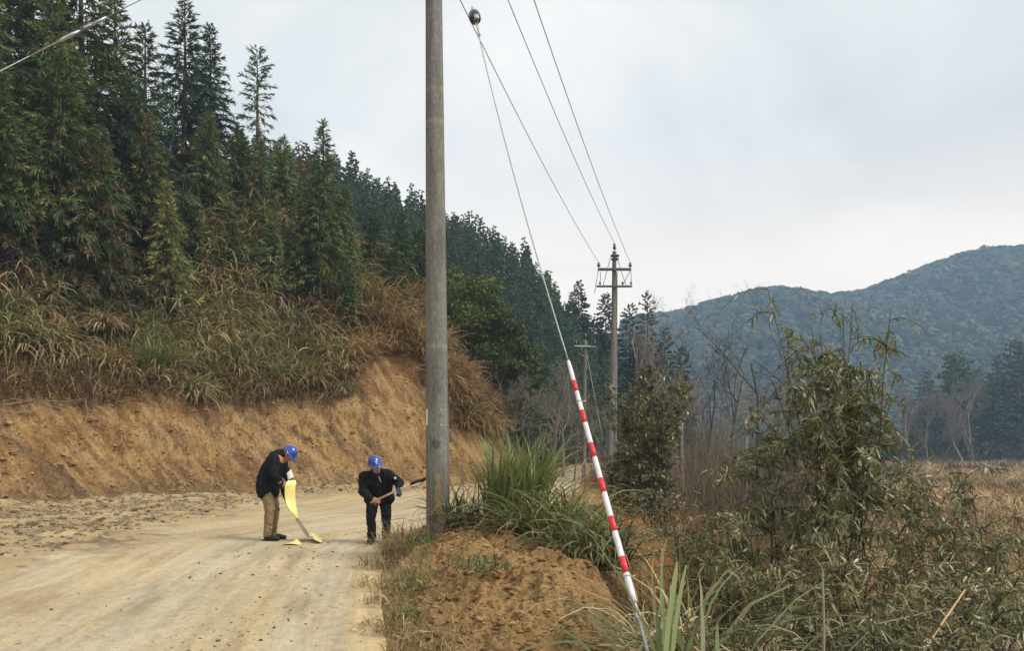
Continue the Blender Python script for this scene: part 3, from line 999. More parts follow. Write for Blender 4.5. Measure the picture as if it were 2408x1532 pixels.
# number plate strapped on the road side, seen edge-on
zc_ = at(0, 982, 10.7).z
g = Geo()
th = np.linspace(math.pi - .32, math.pi + .66, 9)
ro = .151 + .006
V = []
for t_ in th:
    for zz in (zc_ - .108, zc_ + .108):
        V.append((NP.x - .013 + ro * math.cos(t_), NP.y + ro * math.sin(t_), zz))
for t_ in th:
    for zz in (zc_ - .108, zc_ + .108):
        V.append((NP.x - .013 + (ro + .004) * math.cos(t_), NP.y + (ro + .004) * math.sin(t_), zz))
nn = 9
F4 = []
for k in range(nn - 1):
    a = 2 * k; b = 2 * nn + 2 * k
    F4 += [(a, a + 1, a + 3, a + 2), (b, b + 2, b + 3, b + 1), (a + 1, b + 1, b + 3, a + 3), (a, a + 2, b + 2, b)]
F4 += [(0, 2 * nn, 2 * nn + 1, 1), (2 * nn - 2, 2 * nn - 1, 4 * nn - 1, 4 * nn - 2)]
g.add(V, F4)
g.obj('number_plate', M['white'], near_pole)
# crossarm and pin insulators at the top
W1 = Vector((-1.62, 10.55, 9.42)); W2 = Vector((-.98, 10.8, 9.95)); W3 = Vector((-.28, 10.9, 9.42))


def pin_insulator(p, h=.26, r=.07):
    g = Geo()
    lathe(g, [(.012, -h - .08), (.012, -h * .75), (r * .5, -h * .75), (r, -h * .62), (r * .62, -h * .55), (r * .85, -h * .4), (r * .5, -h * .32), (r * .62, -h * .15), (r * .4, -.02), (.001, 0)], p, (0, 0, 1), 12)
    return g


g = Geo(); mid = (W1 + W3) / 2
dv = W3 - W1
g.box((mid.x, mid.y, mid.z - .34), (dv.length + .2, .07, .07), Matrix.Rotation(math.atan2(dv.y, dv.x), 3, 'Z'), bev=.006)
g.obj('crossarm', M['steel'], near_pole)
for w in (W1, W2, W3):
    pin_insulator(w).obj('insulator', M['ceramic'], near_pole, True)

# far 10 m pole with a short stub strapped to it, and two crossarms
FY = 33.0
far_pole = thing('utility_pole', 'tall double utility pole with two crossarms beyond the red and white stay guard', 'utility pole', (0, 0, 0))
fb = at(1437, 1150, FY); ft = at(1445, 592, FY)
g = Geo(); concrete_shaft(g, (fb.x, FY, fb.z - 1), ft, .135, .085, 20, 30)
g.obj('shaft', M['pole'], far_pole, True)
g = Geo()
a = at(1431, 1150, FY - .22); b = at(1438, 905, FY - .2)
concrete_shaft(g, (a.x, a.y, a.z - 1), b, .16, .12, 20, 14)
g.obj('stub_post', M['pole'], far_pole, True)
g = Geo()
a2 = at(1445, 1150, FY + .2); b2 = at(1448, 640, FY + .15)
concrete_shaft(g, (a2.x, a2.y, a2.z - 1), b2, .10, .075, 16, 14)
g.obj('back_shaft', M['pole'], far_pole, True)
for v_, u0, u1, tk in ((634, 1406, 1484, .11), (674, 1403, 1486, .08)):
    g = Geo(); p = at((u0 + u1) / 2, v_, FY - .14)
    g.box(p, ((u1 - u0) / F * FY, .08, tk), bev=.008)
    g.obj('crossarm', M['wire'], far_pole)
for v_, wd in ((602, .34), (610, .30)):
    g = Geo(); p = at(1446, v_, FY)
    g.box(p, (wd, .26, .05), bev=.006); g.obj('clamp', M['wire'], far_pole)
FW = []
for u_, vt, vb in ((1408, 617, 632), (1482, 617, 632), (1445, 572, 592)):
    p = at(u_, vt, FY - .1); h = (vb - vt) / F * FY
    FW.append(p)
    pin_insulator(p, h, .085).obj('insulator', M['ceramic'], far_pole, True)
for u_ in (1411, 1464, 1484):
    pin_insulator(at(u_, 662, FY - .14), .17, .06).obj('insulator', M['ceramic'], far_pole, True)
g = Geo()
for (u0, v0, u1, v1) in ((1407, 636, 1398, 690), (1437, 600, 1418, 674), (1450, 604, 1472, 672), (1482, 636, 1464, 672), (1412, 640, 1412, 662), (1483, 636, 1485, 664)):
    g.tube([at(u0, v0, FY - .15), at(u1, v1, FY - .15)], .012, 4, (1, 1, 1), False)
g.obj('jumper', M['wire'], far_pole)
g = Geo()
for v_ in (912, 926):
    th = np.linspace(0, 6.283, 17); p = at(1440, v_, FY - .05)
    g.tube(np.stack([p.x + .24 * np.cos(th), p.y + .3 * np.sin(th), np.full(17, p.z)], 1), .012, 4, (1, 1, 1), False)
g.obj('band', M['steel'], far_pole)
g = Geo()
pts = [at(*q, FY - .42) for q in ((1440, 942), (1442, 952), (1446, 962), (1444, 972), (1438, 977))]
g.tube(pts, [.02, .07, .055, .05, .015], 6)
g.obj('cable_loop', M['wire'], far_pole)

# low pole to the left of it
LY = 36.0
low_pole = thing('utility_pole', 'short thin utility pole with one crossarm in front of the dark trees', 'utility pole', (0, 0, 0))
lb = at(1372, 1140, LY); lt = at(1376, 800, LY)
g = Geo(); concrete_shaft(g, (lb.x, LY, lb.z - 1), lt, .105, .07, 16, 24); g.obj('shaft', M['pole'], low_pole, True)
g = Geo(); p = at(1376, 815, LY - .1); g.box(p, (1.0, .06, .06), Matrix.Rotation(.25, 3, 'Z')); g.obj('crossarm', M['steel'], low_pole)
for u_, v_ in ((1354, 800), (1376, 784), (1398, 800)):
    pin_insulator(at(u_, v_, LY - .1), .26, .09).obj('insulator', M['ceramic'], low_pole, True)
g = Geo(); p = at(1371, 1140, LY - .15); g.box((p.x, p.y, p.z), (.42, .42, .55), bev=.03); g.obj('footing', M['block'], low_pole)


def cable(name, label, cat, pts, r, sag=0.0, n=24, mat='wire', group=None):
    P = []
    for a, b in zip(pts[:-1], pts[1:]):
        for k in range(n):
            t = k / n
            q = Vector(a).lerp(Vector(b), t); q.z -= sag * 4 * t * (1 - t); P.append(q)
    P.append(Vector(pts[-1]))
    o = Geo().tube(P, r, 6).obj(name, M[mat], None, True)
    return tag(o, label, cat, group)


cable('power_line', 'leftmost of the three power lines between the poles', 'power line', [W1, FW[0]], .0085, .28)
cable('power_line', 'middle power line running to the very top of the far pole', 'power line', [W2, FW[2]], .0085, .28)
cable('power_line', 'rightmost of the three power lines between the poles', 'power line', [W3, FW[1]], .0085, .28)
cable('stay_wire', 'thin stay wire slanting down from the short utility pole', 'stay wire', [at(1379, 830, LY - .05), at(1393, 905, LY - .4), at(1417, 1030, LY - 1)], .012, 0, 6, 'guy')
cable('service_line', 'thin service line from far pole to the small post among bare trees', 'service line', [at(1452, 908, FY - .1), at(1601, 958, 31)], .011, .12)
cable('service_line', 'thin line sagging from the short pole to the double pole', 'service line', [at(1400, 805, LY), at(1447, 850, FY)], .009, .1)
cable('service_line', 'faint line running left from the short pole before dark trees', 'service line', [at(1354, 812, LY), at(1150, 890, 46)], .009, .1)

# the stay (guy) with red and white guard
GA = Vector((NPT.x + .05, 10.75, 9.30)); GB = at(1522, 1532, 4.5)
gd = (GB - GA)
gz = GB + gd * .13                               # anchor in the ground, out of the picture
stay = thing('pole_stay', 'slanting pole stay with red and white banded guard', 'pole stay', (0, 0, 0))


def on_line(v):
    """point of the stay whose height in the survey is v"""
    lo, hi = 0.0, 1.1
    for _ in range(50):
        m = (lo + hi) / 2; p = GA + gd * m
        vv = HV - (p.z - EYE) * F / p.y
        if vv < v: lo = m
        else: hi = m
    return GA + gd * lo


S0, S1 = on_line(850), on_line(1418)
gdir = gd.normalized()
bow = Vector((.10, 0, -.02))                     # a little slack between insulator and guard
ins_p = on_line(40)


def bowp(t, a=None, b=None):
    a = a or ins_p; b = b or S0
    return a.lerp(b, t) + bow * (-4 * t * (1 - t)) * .35


g = Geo(); g.tube([GA, GA.lerp(on_line(0), .98)], .006, 6); g.obj('upper_strand', M['guy'], stay, True)
g = Geo(); g.tube([bowp(t) for t in np.linspace(0.01, 1, 20)], .0062, 6)
g.obj('lower_strand', M['guy'], stay, True)
# strain insulator with its clamp and loops
g = Geo(); lathe(g, [(.012, -.085), (.045, -.082), (.062, -.05), (.066, 0), (.062, .045), (.045, .075), (.012, .08)], ins_p, gdir, 16)
g.obj('strain_insulator', M['ceramic'], stay, True)
g = Geo(); fr = Matrix(frame_of(gdir).tolist())
g.box(ins_p - gdir * .10, (.055, .05, .085), fr, bev=.012)
g.box(ins_p + gdir * .055 + Vector((.012, -.05, 0)), (.05, .035, .07), fr, bev=.01)
g.obj('clamp', M['steel'], stay, True)
for sg in (-1, 1):
    sv = Vector((sg * .016, 0, .006))
    g = Geo(); g.tube([ins_p + gdir * .06 + sv, ins_p + gdir * .17 + sv * .7, ins_p + gdir * .33], .005, 5); g.obj('wire_loop', M['guy'], stay, True)
    g = Geo(); g.tube([ins_p - gdir * .12 + sv, ins_p - gdir * .17 + sv * .6, ins_p - gdir * .25], .005, 5); g.obj('wire_loop', M['guy'], stay, True)
g = Geo(); g.box(ins_p + gdir * .36, (.018, .018, .05), fr); g.obj('wire_clip', M['guy'], stay, True)
# guard tube: tapered white pipe
L_ = (S1 - S0).length
guard = Geo()
rad = lambda t: .0145 + .0065 * t
ts = np.linspace(0, 1, 30)
rr_ = np.array([rad(t) for t in ts]); rr_[0] *= .75; 
guard.tube([S0 + (S1 - S0) * float(t) for t in ts], rr_, 20)
go = guard.obj('guard_tube', M['white'], stay, True)
for v0, v1 in ((897, 922), (967, 996), (1044, 1077), (1127, 1160), (1217, 1252), (1312, 1350)):
    p0, p1 = on_line(v0), on_line(v1)
    t0 = (p0 - S0).length / L_; t1 = (p1 - S0).length / L_
    g = Geo(); g.tube([p0, p0.lerp(p1, .5), p1], [rad(t0) + .0012, rad((t0 + t1) / 2) + .0012, rad(t1) + .0012], 20, cap=True)
    g.obj('red_band', M['red'], stay, True)
for v_ in (946, 1358):
    p = on_line(v_); t_ = (p - S0).length / L_
    Rm = frame_of(gdir); th = np.linspace(0, 6.283, 21)
    ring = np.array(p) + (np.stack([np.cos(th), np.sin(th), 0 * th], 1) * (rad(t_) + .003)) @ Rm.T
    g = Geo(); g.tube(ring, .004, 5, (1, 1, 1), False)
    q = Vector(ring[0].tolist()); g.tube([q, q + Vector((.028, -.004, .008))], .004, 5)
    g.obj('cable_tie', M['polew'], stay, True)
g = Geo(); g.tube([S1 - gdir * .02, S1 + gdir * .09], .013, 10); g.tube([S1 + gdir * .08, gz], .0095, 8)
g.box(S1 + gdir * .085, (.03, .02, .035), fr, bev=.004)
g.obj('anchor_rod', M['guy'], stay, True)

# second stay crossing the top left corner, from the near pole towards the far side of the road
A = Vector((NPT.x - .05, 10.78, 9.6))
B = at(-200, 268, 9.0)
dB = B - A
stay2 = thing('pole_stay', 'stay wire with clamp and turnbuckle crossing the top left corner', 'pole stay', (0, 0, 0))


def on2(u):
    lo, hi = 0.0, 2.2
    for _ in range(50):
        m = (lo + hi) / 2; p = A + dB * m
        if CU + p.x * F / p.y > u: lo = m
        else: hi = m
    return A + dB * lo


d2 = dB.normalized()
gl = 0.0
while (A + dB * gl).z > ground_z((A + dB * gl).x, (A + dB * gl).y) - .15 and gl < 3: gl += .02
g = Geo(); g.tube([A, on2(178)], .005, 6); g.tube([on2(90), A + dB * gl], .006, 6)
g.obj('strand', M['guy'], stay2, True)
g = Geo(); g.tube([on2(70), on2(172), on2(235)], [.009, .010, .008], 8)
g.obj('grip', M['guy'], stay2, True)
g = Geo(); fr2 = Matrix(frame_of(d2).tolist())
g.box(on2(205), (.05, .03, .10), fr2, bev=.01)
g.tube([on2(212), on2(250)], .018, 8)
g.obj('clamp', M['steel'], stay2, True)
g = Geo()
for k in range(5):
    p = on2(192 + k * 4)
    g.tube([p + Vector((-.02, 0, .035)), p + Vector((.01, -.02, -.03 - .01 * (k % 2)))], .007, 5)
g.obj('wire_coil', M['wire'], stay2, True)
g = Geo(); g.tube([on2(135), on2(150), on2(168), on2(190)], [.010, .022, .026, .010], 8)
g.obj('preformed_grip', M['steel'], stay2, True)

# two small whitewashed posts out in the bare trees
for u_, v0, v1, lab in ((1603, 985, 1092, 'slim grey concrete post with a small crossarm among the bare trees'),
                        (1754, 988, 1115, 'slim pale post without fittings right of the crossarmed post')):
    Y_ = 31.0 if u_ == 1603 else 29.0
    b = at(u_, v1, Y_); t = at(u_, v0, Y_)
    po = thing('post', lab, 'post', (0, 0, 0))
    g = Geo(); concrete_shaft(g, (b.x, Y_, ground_z(b.x, Y_) - .3), t, .075, .06, 10, 10); g.obj('shaft', M['block'], po, True)
    if u_ == 1603:
        g = Geo(); g.box((t.x, t.y - .05, t.z + .05), (.55, .06, .06)); g.obj('crossarm', M['wire'], po)
        for dx_ in (-.22, .22):
            pin_insulator((t.x + dx_, t.y - .05, t.z + .26), .16, .05).obj('insulator', M['polew'], po, True)
    else:
        g = Geo(); g.box((t.x, t.y - .06, t.z - .12), (.12, .02, .10)); g.obj('bracket', M['steel'], po)

BR = lambda pal: [tuple(1.25 * c for c in p) for p in pal]
M['fartwig'] = mat_plain('grey_brown_twigs', (0.19, 0.155, 0.14), 0.9, var=0.3, scale=2)
# ------------------------------------------------------------------ vegetation placed on the terrain
def hits(us, vs, y0=14.0, y1=125.0, step=.12):
    """where sight lines of the survey meet the ground"""
    us = np.asarray(us, float); vs = np.asarray(vs, float)
    ys = np.arange(y0, y1, step)
    out = np.full((len(us), 3), np.nan)
    for k in range(0, len(us), 40):
        U = us[k:k + 40, None]; Vv = vs[k:k + 40, None]
        X = (U - CU) / F * ys; Z = EYE + (HV - Vv) / F * ys
        T = terrain(X.ravel(), np.tile(ys, (U.shape[0], 1)).ravel(), False).reshape(X.shape)
        below = Z < T
        idx = below.argmax(1); ok = below.any(1)
        for q in range(U.shape[0]):
            if ok[q]:
                i = idx[q]; out[k + q] = (X[q, i], ys[i], T[q, i])
    return out


def in_poly(u, v, poly):
    c = np.zeros(np.shape(u), bool); n = len(poly)
    for i in range(n):
        x0, y0 = poly[i]; x1, y1 = poly[(i + 1) % n]
        c ^= ((y0 > v) != (y1 > v)) & (u < (x1 - x0) * (v - y0) / (y1 - y0 + 1e-9) + x0)
    return c


# ---- reed grass hanging over the bank
band_poly = [(-40, 640), (200, 640), (330, 600), (450, 560), (640, 560), (770, 660), (830, 590), (880, 650), (1000, 640), (1080, 745), (1125, 850), (1165, 930), (1182, 1000),
             (1160, 1095), (1105, 1030), (1050, 945), (1000, 850), (930, 812), (880, 780), (850, 815), (848, 890), (800, 925), (745, 890), (690, 850), (610, 915), (525, 868), (430, 920), (345, 868), (255, 895), (190, 858), (90, 850), (-40, 830)]
kinds = [
    ('long green reed grass arching over the top of the ochre bank', make_clump('reed_clump', 1, BR(GREEN + OLIVE), 230, (1.0, 2.0), (45, 85), (70, 160), .023, .35, 90, TAN, .7)),
    ('half dry olive reed grass drooping over the top of the ochre bank', make_clump('reed_clump', 2, BR(OLIVE + GREEN + TAN[:2]), 230, (.9, 1.8), (35, 80), (70, 170), .023, .4, 120, TAN, .8)),
    ('dry tan reed grass hanging from the top of the ochre bank', make_clump('reed_clump', 3, BR(TAN + OLIVE), 230, (.9, 1.8), (30, 80), (80, 180), .023, .4, 120, TAN, .5)),
    ('rusty brown dry reed grass on the shoulder of the bank at the bend', make_clump('reed_clump', 4, BR(RUST + [(.12, .10, .04)]), 280, (.9, 1.7), (30, 85), (60, 160), .023, .4, 140, RUST, .6)),
    ('rusty brown and olive reed grass on the shoulder of the bank at the bend', make_clump('reed_clump', 5, BR(RUST + OLIVE), 280, (.9, 1.9), (40, 88), (50, 150), .023, .4, 100, RUST, .6)),
]
for lab, k in kinds:
    k['label'] = lab; k['category'] = 'grass clump'
r = np.random.default_rng(3)
U = r.uniform(-40, 1190, 2600); V_ = r.uniform(540, 1040, 2600)
m = in_poly(U, V_, band_poly) | (in_poly(U, V_ - r.uniform(0, 42, len(U)), band_poly) & (r.random(len(U)) < .35))
U, V_ = U[m], V_[m]
Hh = hits(U, V_, 16, 60)
used = [0] * 5; placed = []
for u, v, h in zip(U, V_, Hh):
    if np.isnan(h[0]) or len(placed) >= 285: continue
    dmin = .55 if u > 800 else .62
    if any((h[0] - p[0]) ** 2 + (h[1] - p[1]) ** 2 + (h[2] - p[2]) ** 2 < dmin ** 2 for p in placed): continue
    placed.append(h)
    if u > 830 + 60 * r.normal(): ki = 3 if r.random() < .55 else 4
    else: ki = r.choice([0, 1, 2], p=[.34, .40, .26])
    sc = r.uniform(.75, 1.25)
    sc *= np.interp(v, [580, 700, 840, 920], [1.95, 1.5, .95, .78])
    grp = 'reed clumps along the top of the bank'
    lab, proto = kinds[ki]
    loc = (h[0], h[1], h[2] - .08)
    if used[ki] == 0:
        proto.location = loc; proto['group'] = grp; proto.scale = (sc,) * 3
    else:
        dup(proto, loc, r.random() * 6.28, sc, lab, grp, (r.uniform(0, .35), r.uniform(-.2, .1)))
    used[ki] += 1
print('reeds', len(placed), used)

# two individually striking clumps
c = make_clump('reed_clump', 8, [(.10, .15, .035), (.13, .17, .05), (.075, .12, .03)], 200, (1.1, 1.9), (60, 88), (20, 100), .022, .22, 60, TAN, .5,
               'bright green upright reed clump low on the bank amid dry grass', 'grass clump')
h = hits([375], [900], 16, 60)[0]; c.location = (h[0], h[1] - .3, h[2])
c = make_clump('reed_clump', 9, TAN, 150, (.8, 1.3), (30, 80), (100, 190), .022, .2, 120, TAN, .2,
               'pale straw coloured reed clump drooping from a leaning stalk on the left bank', 'grass clump')
h = hits([262], [850], 16, 60)[0]; c.location = (h[0], h[1] - .5, h[2] + .9)
c = make_clump('reed_clump', 10, [(.09, .14, .035), (.12, .16, .05)], 170, (1.2, 2.1), (55, 88), (20, 110), .022, .25, 40, TAN, .4,
               'tall dark green reed clump at the left edge below the conifers', 'grass clump')
h = hits([140], [760], 16, 60)[0]; c.location = (h[0], h[1] - .3, h[2])

# ---- dry brush and litter on the bank top and under the trees (uncountable)
g = Geo()
U = r.uniform(-60, 1190, 9000); V_ = r.uniform(430, 960, 9000)
lim_top = np.interp(U, [-60, 300, 600, 800, 1000, 1100, 1190], [480, 440, 470, 560, 640, 780, 980])
lim_bot = np.interp(U, [-60, 200, 430, 600, 840, 850, 900, 1000, 1085, 1180], [945, 950, 965, 965, 935, 845, 805, 870, 1000, 1110]) + r.normal(0, 14, len(U)) + 35 * (U < 260) * r.random(len(U))
m = (V_ > lim_top) & (V_ < lim_bot)
Hh = hits(U[m][:4200], V_[m][:4200], 16, 70); Um = U[m][:4200]
ok = ~np.isnan(Hh[:, 0]); Hh = Hh[ok]; Um = Um[ok]
nb = 9
N_ = len(Hh) * nb
P, W, S, C = blades(r, N_, (.35, 1.1), (5, 80), (20, 130), .012, .35, 4, TAN + RUST + [(.06, .05, .03), (.05, .06, .025)] * 2, tipdry=.3)
P += np.repeat(Hh, nb, 0)[:, None, :]
g.ribbons(P, W, S, C)
o = g.obj('dry_brush', M['dry']); tag(o, 'tangle of dead grass and litter along the top of the bank', 'dry brush', None, 'stuff')

# ---- large conifers at the left
big = [  # u, vtop, Y, Rb, kind, seed, label
    (-70, -160, 27.0, 3.4, 'A', 21, 'dense dark conifer cut by the left picture edge'),
    (70, -330, 29.5, 3.7, 'A', 22, 'tall dark conifer at the top left corner behind the stay wire'),
    (190, -220, 30.0, 3.7, 'A', 23, 'tall spreading conifer right of the stay clamp, running out of the picture top'),
    (270, -20, 31.0, 2.9, 'A', 24, 'conifer with its thin tip against the sky where the stay wire leaves the picture'),
    (338, 60, 32.5, 2.5, 'B', 25, 'blue green conifer with a ragged top just left of the pointed spire'),
    (345, 265, 29.5, 1.7, 'Y', 26, 'yellow green young conifer below the gap of sky on the left'),
    (395, 430, 28.8, 1.4, 'Y', 27, 'small yellowish conifer leaning out over the reed grass on the left'),
    (60, 330, 26.5, 1.9, 'D', 28, 'half brown conifer low at the left picture edge'),
    (235, 300, 27.5, 2.2, 'D', 29, 'conifer with dead brown lower boughs above the reed grass on the left'),
    (432, 0, 38.0, 2.9, 'B', 30, 'tall pointed conifer spire standing clear against the sky on the left'),
    (492, 62, 40.0, 2.4, 'B', 31, 'twin top conifer directly behind the tall pointed spire'),
    (490, 270, 35.0, 2.0, 'A', 32, 'bushy green conifer in front of the tall pointed spire'),
    (605, 118, 38.5, 1.25, 'S', 33, 'thin ragged conifer with a blunt bent top against the sky'),
    (612, 330, 36.5, 1.1, 'D', 34, 'dead brown narrow conifer below the thin ragged one'),
    (560, 300, 36.5, 1.9, 'A', 35, 'green conifer between the tall spire and the thin ragged tree'),
    (668, 325, 37.5, 1.6, 'A', 36, 'medium conifer right of the thin ragged tree'),
    (704, 335, 39.0, 1.3, 'O', 37, 'conifer with orange brown dying needles left of the lone pointed conifer'),
    (760, 285, 34.5, 1.75, 'A', 38, 'lone pointed conifer with a slender leader left of the near pole'),
    (720, 430, 34.0, 1.5, 'A', 39, 'lower conifer tucked against the left side of the lone pointed one'),
    (810, 440, 36.0, 1.4, 'A', 40, 'short conifer on the right flank of the lone pointed one'),
    (880, 505, 37.5, 1.6, 'G', 41, 'broad green young conifer left of the near pole'),
    (945, 500, 39.5, 1.5, 'G', 42, 'young conifer just left of the near pole with a rounded top'),
    (925, 590, 35.5, 1.3, 'G', 43, 'small pale green conifer low beside the near pole above rusty grass'),
    (985, 540, 40.5, 1.5, 'G', 44, 'green conifer half hidden behind the near pole'),
    (445, 480, 32.0, 1.7, 'A', 45, 'dark conifer low in the middle of the left group'),
    (545, 520, 33.0, 1.3, 'D', 46, 'brownish low conifer above the reed grass below the spire'),
    (640, 500, 33.5, 1.2, 'A', 47, 'small conifer above the reed grass below the ragged tree'),
    (820, 620, 33.0, .9, 'G', 48, 'little fir sapling among the reeds right of the lone pointed conifer'),
    (140, 120, 27.5, 2.8, 'A', 49, 'dark green conifer hanging below the stay clamp'),
    (-10, 120, 25.8, 2.1, 'A', 50, 'dark conifer boughs filling the left edge under the stay wire'),
    (120, -60, 28.5, 3.1, 'A', 52, 'full green conifer directly behind the stay clamp'),
    (20, -120, 31.5, 3.4, 'B', 53, 'dark bluish conifer at the very top left behind the others'),
    (300, 180, 29.5, 2.5, 'B', 51, 'dark bluish conifer filling the middle of the left group'),
]
KW = {
    'A': dict(pal=FIR, lowpal=BROWNN, lowt=.26, nb=265),
    'B': dict(pal=FIRB, lowpal=BROWNN, lowt=.3, nb=250),
    'Y': dict(pal=FIRY, lowpal=BROWNN, lowt=.3, nb=180),
    'D': dict(pal=FIR + BROWNN[:1], lowpal=BROWNN, lowt=.55, nb=225),
    'S': dict(pal=FIRB, lowpal=BROWNN, lowt=.5, nb=150, sparse=.2, dens=.8, shape=.35),
    'O': dict(pal=[(.22, .115, .04), (.18, .11, .045), (.10, .09, .035)], lowpal=BROWNN, lowt=.3, nb=90),
    'G': dict(pal=[(.055, .095, .035), (.07, .11, .04), (.045, .08, .035)], lowpal=BROWNN, lowt=.2, nb=160),
}
for u, vt, Y, Rb, k, seed, lab in big:
    x, y, z = spot(u, Y)
    H = EYE + (HV - vt) / F * Y - z
    make_conifer('conifer', lab, 'conifer', seed, (x, y, z - .3), H + .3, None, Rb=Rb, lvl=1.0, bare=.03, shootw=.0195, **KW[k])

# ---- conifer plantation on the hillside
hp = []
for k in range(5):
    kw = [dict(pal=[(.066, .116, .066), (.082, .128, .07)]), dict(pal=[(.08, .122, .064), (.10, .14, .068)], shape=.7), dict(pal=[(.06, .105, .066), (.072, .115, .072)], shape=.55),
          dict(pal=[(.05, .075, .04), (.065, .085, .045)], shape=.5, sparse=.15), dict(pal=[(.04, .066, .042)], shape=1.0)][k]
    p = make_conifer('hill_conifer', 'dark conifer in the dense plantation on the hillside behind the near pole', 'conifer', 60 + k, (0, 0, 0), 8.0,
                     'conifers of the hillside plantation', Rb=2.2, nb=95, dens=.55, lvl=.75, shootw=.085, lowt=0, bare=.05, **kw)
    hp.append(p)
X = r.uniform(-60, 34, 60000); Y = r.uniform(48, 116, 60000)
u = CU + X / Y * F
n_, s_ = bank_n(X, Y)
m = (u > 560) & (u < 1640) & (n_ > 1.0)
X, Y, u = X[m], Y[m], u[m]
Z = terrain(X, Y, False)
v = HV - (Z - EYE) * F / Y
keep = ~((u < 900) & (v > np.interp(u, [560, 780, 900], [420, 560, 700])))      # hidden behind the near trees
X, Y, Z, u = X[keep], Y[keep], Z[keep], u[keep]
cell = {}
pl = []
for q in range(len(X)):
    x, y = X[q], Y[q]; dm = 1.55
    cx, cy = int(x // 1.6), int(y // 1.6); bad = False
    for a in (-1, 0, 1):
        for b in (-1, 0, 1):
            for (xx, yy) in cell.get((cx + a, cy + b), ()):
                if (x - xx) ** 2 + (y - yy) ** 2 < dm * dm: bad = True
    if bad: continue
    cell.setdefault((cx, cy), []).append((x, y)); pl.append((x, y, Z[q]))
pl.sort(key=lambda p: p[1])
usedp = [0] * 5
for (x, y, z) in pl[:240]:
    k = int(r.integers(0, 5)); H_ = r.uniform(.40, .62)
    sc = (H_ * r.uniform(.85, 1.1), H_ * r.uniform(.85, 1.1), H_ * r.uniform(.9, 1.2))
    if usedp[k] == 0: hp[k].location = (x, y, z - .2); hp[k].scale = sc
    else: dup(hp[k], (x, y, z - .2), r.random() * 6.28, sc)
    usedp[k] += 1
rest = pl[240:1700]
lights = [conifer_geo(600 + k, H=4.6, Rb=1.15, nb=46, dens=.75, lvl=.8, shootw=.075, lowt=0, bare=.04, shape=[.8, .5, .65][k], pal=[[(.066, .118, .068), (.084, .13, .072)], [(.082, .125, .064), (.105, .145, .068)], [(.058, .105, .068), (.07, .115, .072)]][k])[1] for k in range(3)]
g = Geo()
LV = [(np.vstack(l.V), np.vstack(l.F4), np.vstack(l.C)) for l in lights]
for (x, y, z) in rest:
    V0, F0, C0 = LV[int(r.integers(0, 3))]
    a = r.random() * 6.28; c_, s_n = math.cos(a), math.sin(a); sc = r.uniform(.75, 1.3); sz = sc * r.uniform(.9, 1.15)
    VV = np.stack([(V0[:, 0] * c_ - V0[:, 1] * s_n) * sc + x, (V0[:, 0] * s_n + V0[:, 1] * c_) * sc + y, V0[:, 2] * sz + z - .2], 1)
    g.add(VV, F0, None, np.clip(C0 * r.uniform(.75, 1.3), .004, 1))
o = g.obj('hill_forest', M['leaf']); tag(o, 'upper part of the conifer forest covering the hillside to its skyline', 'forest', None, 'stuff')
print('hill trees', len(pl), len(rest))

# understorey of the hill wood
n_t = 26000
X = r.uniform(-60, 32, n_t * 3); Y = r.uniform(36, 115, n_t * 3)
u = CU + X / Y * F; nn_, _ = bank_n(X, Y)
m = (u > 560) & (u < 1650) & (nn_ > .3)
X, Y = X[m][:n_t], Y[m][:n_t]; Z = terrain(X, Y, False)
N_ = len(X) * 3
P, W, S, C = blades(r, N_, (.7, 1.9), (20, 90), (20, 120), .12, .7, 4, [(.045, .075, .042), (.06, .09, .045), (.075, .085, .045), (.08, .075, .05)])
P += np.repeat(np.stack([X, Y, Z - .1], 1), 3, 0)[:, None, :]
o = Geo().ribbons(P, W, S, C).obj('undergrowth', M['leaf']); tag(o, 'dark undergrowth between the hillside conifers', 'undergrowth', None, 'stuff')


# ---- broadleaf trees with rounded crowns
def broadleaf(name, label, seed, loc, H, Rc, pal, nclump=60, lpc=90, lw=.05, leaf=(.10, .2), group=None):
    rr = np.random.default_rng(seed)
    root = thing(name, label, 'tree', loc, 0, group)
    t = Geo(); t.tube([(0, 0, -.3), (.05, 0, H * .35), (0, .05, H * .7)], [.13, .09, .04], 7)
    cs = []
    for i in range(nclump):
        d = rr.normal(0, 1, 3); d /= np.linalg.norm(d)
        rad = rr.uniform(.55, 1.0) ** .5
        c = np.array([d[0] * Rc * rad, d[1] * Rc * rad, H * .62 + d[2] * H * .38 * rad])
        cs.append(c)
        if i % 3 == 0: t.tube([(0, 0, H * .3), c * .5 + np.array([0, 0, H * .15]), c], [.04, .025, .008], 4, cap=False)
    cs = np.array(cs)
    n = nclump * lpc
    ci = np.repeat(np.arange(nclump), lpc)
    cr = rr.uniform(.28, .5, nclump) * Rc * .75
    d = rr.normal(0, 1, (n, 3)); d /= np.linalg.norm(d, axis=1)[:, None]
    pos = cs[ci] + d * (cr[ci] * rr.uniform(.5, 1.05, n))[:, None] * np.array([1, 1, .7])
    a = rr.normal(0, 1, (n, 3)) + d * .4; a /= np.linalg.norm(a, axis=1)[:, None]
    L = rr.uniform(*leaf, n)
    P = pos[:, None, :] + a[:, None, :] * (L[:, None] * np.array([0, .5, 1.0]))[..., None]
    h = np.cross(a, d + rr.normal(0, .5, (n, 3))); h /= np.linalg.norm(h, axis=1)[:, None] + 1e-9
    W = (lw * rr.uniform(.6, 1.3, n))[:, None] * np.array([.35, 1, .2])
    base = pick(pal, nclump, rr, .2)[ci] * (1 + rr.normal(0, .15, (n, 1)))
    c = Geo().ribbons(P, W, h, np.clip(base, .004, 1))
    return reg(root, t.obj('trunk', M['bark'], root), c.obj('crown', M['leaf'], root))


